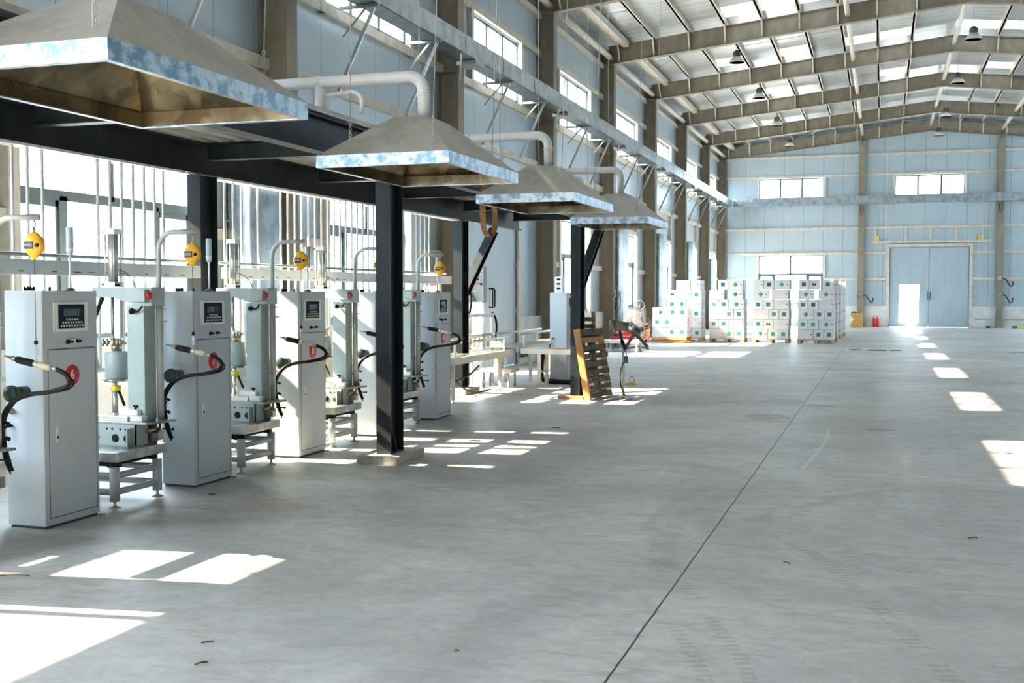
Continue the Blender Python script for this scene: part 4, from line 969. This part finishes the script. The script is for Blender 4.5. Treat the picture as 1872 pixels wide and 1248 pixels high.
for q in range(6): vb.cyl((-7.05, 18.95+q*.24, .72), (-7.05, 18.95+q*.24, .90), .022, 8).box(-7.09, 18.92+q*.24, .80, -7.01, 18.99+q*.24, .83)
part('valve_row', vb, BRASS, t)
t = thing('platform_scale', 'low beige platform scale with a post under the conveyor end', 'scale', (-6.6, 19.45, 0))
part('platform', B().box(-6.95, 19.19, .27, -6.35, 19.68, .34), FRAMEB, t, .008)
for xx in (-6.90, -6.42):
    for yy in (19.24, 19.62): part('foot', B().cyl((xx, yy, 0), (xx, yy, .27), .022, 8), STAIN, t)
part('post', B().box(-6.72, 19.30, .34, -6.58, 19.44, .72), FRAMEB, t)
part('indicator', B().box(-6.78, 19.28, .72, -6.52, 19.42, .84), MACH, t, .01)
solo('floor_hose', B().tube(smooth_path([(-6.0, 20.45, .62), (-6.12, 20.4, .5), (-6.14, 20.4, .2), (-6.1, 20.4, .07), (-5.9, 20.38, .045), (-5.6, 20.3, .045), (-5.45, 20.2, .045)]), .045, 10), RUB, 'thick black hose dropping under the roller table to the floor', 'hose')
for k, p_ in enumerate(([(-6.6, 16.4, .55), (-6.55, 17.0, .25), (-6.5, 17.6, .05), (-6.5, 18.5, .03)], [(-6.55, 15.9, .5), (-6.5, 16.5, .3), (-6.45, 17.2, .35), (-6.5, 17.9, .48)])):
    solo('loose_cable', B().tube(smooth_path(p_), .016, 6), RUB, ('black cable slumping to the floor under the conveyor', 'black cable looped below the conveyor belt')[k], 'cable')
# control box on its stand
t = thing('control_box', 'grey electrical control box on a pale post with red lettering strip', 'control box', (-7.5, 20.6, 0))
part('enclosure', B().box(-7.69, 20.5, 1.535, -7.34, 20.68, 2.235), BOXG, t, .008)
for xx in (-7.66, -7.38): part('stand_post', B().box(xx-.025, 20.57, 0, xx+.025, 20.62, 1.535), FRAMEB, t)
part('red_strip', B().box(-7.64, 20.496, 1.885, -7.42, 20.5, 1.91), REDP, t)
for q in range(3): part('pilot_light', B().lathe([(.016, 0), (.016, .015)], (-7.58+q*.062, 20.5, 1.985), (0,-1,0), 10), RUB, t)
part('main_switch', B().lathe([(.024, 0), (.022, .03)], (-7.39, 20.5, 1.89), (0,-1,0), 12), RUB, t)
part('warning_disc', B().lathe([(.026, 0), (.026, .004)], (-7.52, 20.5, 1.75), (0,-1,0), 14), YPL, t)
part('rating_plate', B().box(-7.57, 20.497, 1.565, -7.50, 20.5, 1.59), DKGREY, t)
part('conduit', B().tube(smooth_path([(-7.6, 20.48, 1.72), (-7.56, 20.4, 1.6), (-7.56, 20.38, 1.45), (-7.62, 20.42, 1.3)]), .02, 8), RUB, t)
t = thing('relay_box', 'small white box with black buttons on top of the cabinet behind the roller table', 'relay box', (-5.90, 20.9, 1.725))
part('case', B().box(-6.0, 20.8, 1.725, -5.84, 20.95, 2.03), WHT, t, .005)
for q in range(3): part('button', B().box(-5.955, 20.792, 1.79+q*.085, -5.885, 20.8, 1.825+q*.085), RUB, t)
t = thing('distribution_box', 'white electrical box with a red stripe behind cabinet number 10', 'electrical box', (-7.13, 17.4, 0))
part('case', B().box(-7.28, 17.30, 1.50, -6.98, 17.42, 2.02), WHT, t, .006)
part('red_stripe', B().box(-7.27, 17.297, 1.84, -6.99, 17.30, 1.87), REDP, t)
part('yellow_mark', B().box(-7.06, 17.297, 1.72, -7.00, 17.30, 1.78), YPL, t)
part('stand', B().box(-7.16, 17.34, 0, -7.10, 17.40, 1.50), FRAMEB, t)
# strap over the beam
b = B(); yy0 = 13.2
t = thing('webbing_strap', 'tan webbing strap looped over the dark platform beam', 'strap', (-4.64, 13.0, 2.38))
lp = smooth_path([(-4.645, 12.95, 3.28), (-4.645, 12.93, 2.95), (-4.64, 12.92, 2.7), (-4.64, 12.97, 2.5), (-4.63, 13.12, 2.40), (-4.62, 13.28, 2.48), (-4.62, 13.32, 2.66), (-4.63, 13.26, 2.95), (-4.645, 13.22, 3.28)], 5)
vs = []; fs = []
for i, p_ in enumerate(lp):
    d = (lp[min(i+1, len(lp)-1)]-lp[max(i-1, 0)]).normalized(); nn = Vector((1,0,0))
    wv = Vector((.6, .35, 0)).normalized()*.036
    nr = d.cross(wv).normalized()*.002
    vs += [p_-wv+nr, p_+wv+nr, p_+wv-nr, p_-wv-nr]
    if i: a = (i-1)*4; c = i*4; fs += [(a+k, a+(k+1) % 4, c+(k+1) % 4, c+k) for k in range(4)]
part('webbing', B().add(vs, fs), STRAP, t)

# ------------------------------------------------------------------ leaning wooden pallet and the things round it
o0 = Vector((-4.45, 17.30, 0.0)); u = Vector((.16, 1.0, 0)).normalized(); hh = 1.15; v = Vector((-.17, .03, 1)).normalized(); nrm = u.cross(v).normalized()
t = thing('leaning_pallet', 'weathered wooden pallet leaning upright against a dark column', 'pallet', o0)
def pb(name, u0, u1, v0, v1, n0, n1, mat, lab=None):
    c = o0 + u*(u0+u1)/2 + v*(v0+v1)/2 + nrm*(n0+n1)/2
    return part(name, B().obox(c, (abs(u1-u0)/2, abs(v1-v0)/2, abs(n1-n0)/2), (u, v, nrm)), mat, t, .004, lab)
pb('bearer', 0, .05, 0, hh, -.05, .06, PALO, 'edge bearer coloured as if lit orange')  # orange light on this edge board is put into its wood colour
pb('bearer', .48, .57, 0.02, hh-.02, -.05, .035, PALD); pb('bearer', .93, 1.0, 0.02, hh-.02, -.05, .035, PALO)
zz = .02
for i in range(9):
    hgt = (.10, .085, .10, .09, .11, .10, .09, .10, .12)[i]
    hgt *= .88
    pb('slat', .052, 1.0+random.uniform(-.06, .03), zz, zz+hgt, .036, .058, PALO if i == 7 else PALD); zz += hgt/.88*1.0+(.03, .025, .035, .03, .03, .04, .03, .02, 0)[i]
for i in range(5): pb('slat', .05, 1.0, .05+i*.24, .14+i*.24, -.072, -.052, PALD)
solo('timber_offcut', B().box(-4.98, 17.45, 0, -4.56, 17.55, .05), PALO, 'short timber offcut on the floor by the leaning pallet', 'wood', bevel=.004)
ro = thing('pallet_board', 'weathered slatted board standing behind the leaning pallet and dark column', 'board', (-5.47, 21.5, 0))
for q in (-5.62, -5.40): part('bearer', B().beam((q+.04, 21.45, 0), (q-.03, 21.6, 1.34), .05, .07, (1,0,0)), PALO if q > -5.5 else PALD, ro)
for q in range(9):
    z = .08+q*.14; k = z/1.34
    part('slat', B().beam((-5.62-.03*k, 21.41+.15*k, z), (-5.36-.03*k, 21.41+.15*k, z), .02, .08), PALD, ro)
t = thing('work_stand', 'grey tripod stand with a drum head and red lever beside the leaning pallet', 'stand', (-3.97, 17.75, 0))
sx, sy = -3.97, 17.75
for a in (-.6, 1.6, 3.7): part('foot', B().beam((sx, sy, .06), (sx+.20*math.cos(a), sy+.24*math.sin(a), .012), .05, .022), MACH, t)
part('pole', B().tube([(sx, sy, .02), (sx+.01, sy, .5), (sx, sy, .95)], .021, 10), MACH, t)
part('drum_head', B().cyl((sx-.22, sy-.02, 1.20), (sx-.13, sy-.01, 1.20), .085, 18).cyl((sx-.13, sy-.01, 1.20), (sx+.09, sy+.02, 1.16), .076, 16), OLIVE, t)
part('bracket', B().beam((sx-.06, sy, 1.14), (sx+.0, sy, .88), .05, .04).beam((sx-.02, sy, .95), (sx+.05, sy, .80), .05, .05), RUB, t)
part('red_lever', B().beam((sx+.04, sy, .82), (sx+.18, sy+.02, 1.06), .022, .05), DKRED, t)
part('support_arm', B().beam((sx+.17, sy+.02, 1.10), (sx+.40, sy+.05, .84), .05, .05), DKGREY, t)
part('blue_tag', B().box(sx+.02, sy-.03, .58, sx+.09, sy-.015, .70), BLUEP, t)
part('lead', B().tube(smooth_path([(sx+.03, sy-.03, .82), (sx+.06, sy-.03, .75), (sx+.055, sy-.02, .68), (sx-.03, sy-.03, .45), (sx-.02, sy-.03, .2), (sx+.05, sy, .05)]), .009, 6), RUB, t)
t = thing('yellow_hook', 'yellow lifting hook with a black ring lying on the floor past the leaning pallet', 'hook', (-4.45, 20.6, 0))
part('body', B().prism([(-4.56, 20.55, 0), (-4.36, 20.55, 0), (-4.36, 20.55, .03), (-4.40, 20.55, .06), (-4.52, 20.55, .03)], (0, .09, 0)), YEL, t)
part('ring', B().tube([(-4.43+.045*math.cos(a), 20.6, .09+.06*math.sin(a)) for a in [2*math.pi*k/14 for k in range(14)]], .006, 6, closed=True), RUB, t)
# machines standing further along the window wall
t = thing('cutting_machine', 'red and black power unit on a low grey bench by the window wall', 'machine', (-7.2, 32.3, 0))
part('bench', B().box(-7.75, 32.0, .26, -6.7, 32.7, .36), FRMG, t, .01)
for xx in (-7.7, -6.8):
    for yy in (32.05, 32.6): part('leg', B().box(xx, yy, 0, xx+.06, yy+.06, .26), FRMG, t)
part('engine', B().ball((-7.15, 32.3, .52), .2, (1.5, .8, .75)).box(-7.55, 32.2, .36, -6.9, 32.45, .46), DKRED, t, 0, 'red engine cover')
part('tank', B().ball((-6.85, 32.35, .58), .14), RUB, t); part('saw_guard', B().cyl((-7.5, 32.3, .5), (-7.35, 32.3, .5), .09, 10), RUB, t)
t = thing('caged_fan', 'floor fan with a round wire cage beside the orange pallet jack', 'fan', (-7.0, 34.0, 0))
fx_, fy_, fz_ = -7.10, 34.0, .58
cg = B()
for a in range(18):
    an = 2*math.pi*a/18; ca, sa = math.cos(an), math.sin(an)
    cg.tube([(fx_+.06*ca, fy_-.14, fz_+.06*sa), (fx_+.40*ca, fy_-.12, fz_+.40*sa), (fx_+.46*ca, fy_, fz_+.46*sa), (fx_+.40*ca, fy_+.12, fz_+.40*sa)], .007, 4)
for r_ in (.2, .35, .46): cg.tube([(fx_+r_*math.cos(2*math.pi*k/24), fy_-(.13 if r_ < .45 else 0), fz_+r_*math.sin(2*math.pi*k/24)) for k in range(24)], .009, 5, closed=True)
part('cage', cg, ALU, t)
part('hub', B().cyl((fx_, fy_-.1, fz_), (fx_, fy_+.18, fz_), .08, 12), DKGREY, t)
bl = B()
for k in range(3):
    a = 2*math.pi*k/3+.4
    bl.obox((fx_+.22*math.cos(a), fy_, fz_+.22*math.sin(a)), (.17, .008, .07), (Vector((math.cos(a), 0, math.sin(a))), Vector((-.3*math.sin(a), .95, .3*math.cos(a))).normalized(), Vector((-math.sin(a), -.3, math.cos(a))).normalized()))
part('blades', bl, DKGREY, t)
part('foot', B().tube([(fx_-.35, fy_-.25, .03), (fx_, fy_+.1, .08), (fx_+.35, fy_-.25, .03)], .025, 8).cyl((fx_, fy_+.12, .05), (fx_, fy_+.12, fz_), .02, 8), DKGREY, t)
t = thing('wall_socket', 'brass-coloured industrial socket on the column beside the vertical box duct', 'socket', (-7.98, 34.4, 1.7))
part('housing', B().cyl((-7.998, 34.4, 1.76), (-7.93, 34.4, 1.76), .06, 12).cyl((-7.998, 34.4, 1.64), (-7.93, 34.4, 1.64), .045, 12), BRASS, t)
part('lead', B().tube(smooth_path([(-7.94, 34.4, 1.60), (-7.93, 34.46, 1.48), (-7.96, 34.5, 1.2)]), .02, 6), RUB, t)

# ------------------------------------------------------------------ end wall details
ew = YE-.30
for x_, z_, lab in ((-1.07, 1.66, 'first brass socket with drooping black lead, on the post beside the carton stacks'), (5.53, 1.66, 'lower brass socket with drooping black lead, on the post past the door'), (5.53, 2.47, 'upper grey socket with drooping black lead, on the post past the door')):
    t = thing('power_socket', lab, 'socket', (x_, ew-.05, z_), 'end wall sockets')
    if z_ > 2: part('housing', B().box(x_-.10, ew-.09, z_-.10, x_+.10, ew-.002, z_+.10), FRMG, t, .01)
    else: part('housing', B().cyl((x_-.07, ew-.002, z_+.02), (x_-.07, ew-.09, z_+.02), .07, 12).cyl((x_+.07, ew-.002, z_+.02), (x_+.07, ew-.09, z_+.02), .07, 12).cyl((x_, ew-.002, z_-.09), (x_, ew-.08, z_-.09), .05, 10), BRASS, t)
    dz = -.4 if z_ < 2 else -.4
    part('lead', B().tube(smooth_path([(x_+.12, ew-.05, z_), (x_+.28, ew-.05, z_-.05), (x_+.42, ew-.05, z_-.28), (x_+.52, ew-.05, z_+dz), (x_+.60, ew-.05, z_-.34), (x_+.62, ew-.05, z_-.15)]), .025, 6), RUB, t)
for i, (x_, z0, z1) in enumerate(((-.36, 2.1, 6.3), (.14, 2.9, 9.2), (6.14, 1.5, 6.3), (6.24, 1.5, 6.3))):
    solo('hanging_cord', B().cyl((x_, YE-.13, z0), (x_, YE-.13, z1), .010, 6), WHT, 'thin white cord down the end wall, %s' % ('beside the first post', 'beside the door frame', 'just past the second post', 'outermost past the second post')[i], 'cord', 'end wall cords')
for i, x_ in enumerate((-.40, -.22)):
    t = thing('fire_extinguisher', 'red fire extinguisher against the end wall, %s' % ('closer to the cartons' if i == 0 else 'closer to the door'), 'fire extinguisher', (x_, 60.6, 0), 'fire extinguishers')
    part('cylinder', B().lathe([(.075, 0), (.085, .02), (.085, .40), (.05, .47), (.03, .48)], (x_, 60.6, 0), n=14), RED, t)
    part('valve', B().cyl((x_, 60.6, .47), (x_, 60.6, .54), .02, 8).beam((x_-.02, 60.6, .55), (x_+.06, 60.6, .58), .02, .02), RUB, t)
t = thing('cardboard_bin', 'open orange-brown cardboard box by the post on the end wall', 'box', (-1.20, 59.4, 0))
bx = B(); x0, x1, y0, y1, h = -1.50, -.92, 59.1, 59.7, .74
bx.box(x0, y0, 0, x1, y0+.015, h).box(x0, y1-.015, 0, x1, y1, h).box(x0, y0+.015, 0, x0+.015, y1-.015, h).box(x1-.015, y0+.015, 0, x1, y1-.015, h).box(x0+.015, y0+.015, 0, x1-.015, y1-.015, .02)
part('walls', bx, KRAFT, t)
part('waste_paper', B().ball((-1.2, 59.4, .66), .26, (1, 1, .5), 9, 6).ball((-1.36, 59.3, .74), .13, (1.2, 1, .6), 7, 5), PALD, t)
part('white_sheet', B().prism([(x0-.03, y0-.01, .22), (x0+.16, y0-.01, .42), (x0-.03, y0-.01, .62)], (0, .008, 0)), WHT, t)
t = thing('coiled_sling', 'pale coil on a yellow board by the end wall past the second post', 'coil', (6.95, 60.2, 0))
part('board', B().box(6.3, 59.9, 0, 7.6, 60.3, .07), YPL, t); part('coil', B().tube([(7.1+.36*math.cos(a), 60.15+.2*math.sin(a), .12) for a in [2*math.pi*k/20 for k in range(20)]], .05, 8, closed=True), PLASTER, t)
part('end_block', B().box(6.1, 59.9, 0, 6.3, 60.25, .12), OLIVE, t)
solo('floor_box', B().box(4.95, 60.5, 0, 5.12, 60.7, .09), RUB, 'small black block at the foot of the end wall past the door', 'block')
for a_, c_, l_ in ((4.4, 5.2, 'between the door and the second post'), (5.8, 12.2, 'past the second post')): solo('base_pipe', B().cyl((a_, YE-.16, .43), (c_, YE-.16, .43), .025, 8), FRMG, 'thin grey pipe along the white end-wall base, '+l_, 'pipe')

# ------------------------------------------------------------------ high-bay lamps
LOC = [(-4.6, 37.3, 9.36, 'window-wall row'), (-4.6, 44.3, 9.36, 'window-wall row'), (-4.6, 51.8, 9.36, 'window-wall row'), (-4.6, 59.2, 9.36, 'window-wall row'), (2.55, 37.4, 9.62, 'ridge row'), (2.55, 44.9, 9.62, 'ridge row'), (2.55, 53.2, 9.62, 'ridge row'), (2.55, 59.4, 9.62, 'ridge row')]
def lamp(x_, y_, z_, lab):
    t = thing('high_bay_lamp', lab, 'lamp', (x_, y_, z_-.14), 'high bay lamps')
    part('shade', B().lathe([(.26, -.14), (.265, -.135), (.20, -.03), (.11, .06), (.10, .05), (.19, -.04), (.25, -.14)], (x_, y_, z_), n=20), WHT, t)
    part('ballast', B().lathe([(.10, .05), (.13, .09), (.12, .20), (.05, .26)], (x_, y_, z_), n=16), DKGREY, t)
    part('stem', B().cyl((x_, y_, z_+.25), (x_, y_, zr(x_)), .012, 6), CREAM, t)
    part('bulb', B().ball((x_, y_, z_-.02), .07), LAMPG, t)
    return t
base = None
for i, q in enumerate(LOC):
    lab = 'grey high bay lamp, %s of the %s from the end wall' % (ORD[3-(i % 4)], q[3])
    lamp(q[0], q[1], q[2], lab)

# ------------------------------------------------------------------ litter on the slab
TW = [(-4.95, 5.42, .35, 1.2, .10), (-3.10, 4.66, .6, .3, .05), (-2.95, 4.38, 1.0, .5, .05), (-1.9, 4.92, .3, 0, .02), (-5.36, 8.15, .2, .6, .05), (.62, 8.35, .5, .7, .06), (-.55, 7.2, 2.4, .6, .05), (1.3, 12.9, .4, .2, .06), (-2.6, 15.2, 1.9, .3, .06), (-3.9, 13.6, .1, .2, .09)]
for i, (x_, y_, a, cv, ln) in enumerate(TW):
    ln *= .6 if i else .9
    b = B().tube(smooth_path([(x_-ln*math.cos(a), y_-ln*math.sin(a), .006), (x_+.004*cv, y_+.008*cv, .010), (x_+ln*math.cos(a), y_+ln*math.sin(a), .006)]), .0045, 5)
    solo('dry_twig', b, BROWN, 'brown dry twig on the concrete floor, %s' % ['by the sunlit patches in front of cabinet 6', 'shorter of two near the first sunlit patch edge', 'below another twig near the first sunlit patch edge', 'curled alone on the bare aisle floor', 'in front of cabinet 7', 'past the long floor joint, in the shade', 'touching the cross joint in the aisle', 'before the striped light patch', 'beyond the plinth-mounted column', 'beside the light streaks past the plinth'][i], 'twig', 'twigs on the floor')
for i, (x_, y_, r_) in enumerate(((-.75, 35.6, .14), (-.15, 35.4, .2), (.40, 35.5, .12), (3.9, 35.3, .3))):
    solo('dirt_heap', B().ball((x_, y_, .0), r_, (1.6, .8, .16), 9, 6), PALD if i < 3 else CONC, 'small heap of %s on the far aisle floor, %s' % ('dark sweepings' if i < 3 else 'pale rubble', ['nearer the cartons', 'largest of the three', 'nearer the end door', 'away from the sweepings'][i]), 'debris', 'sweepings')
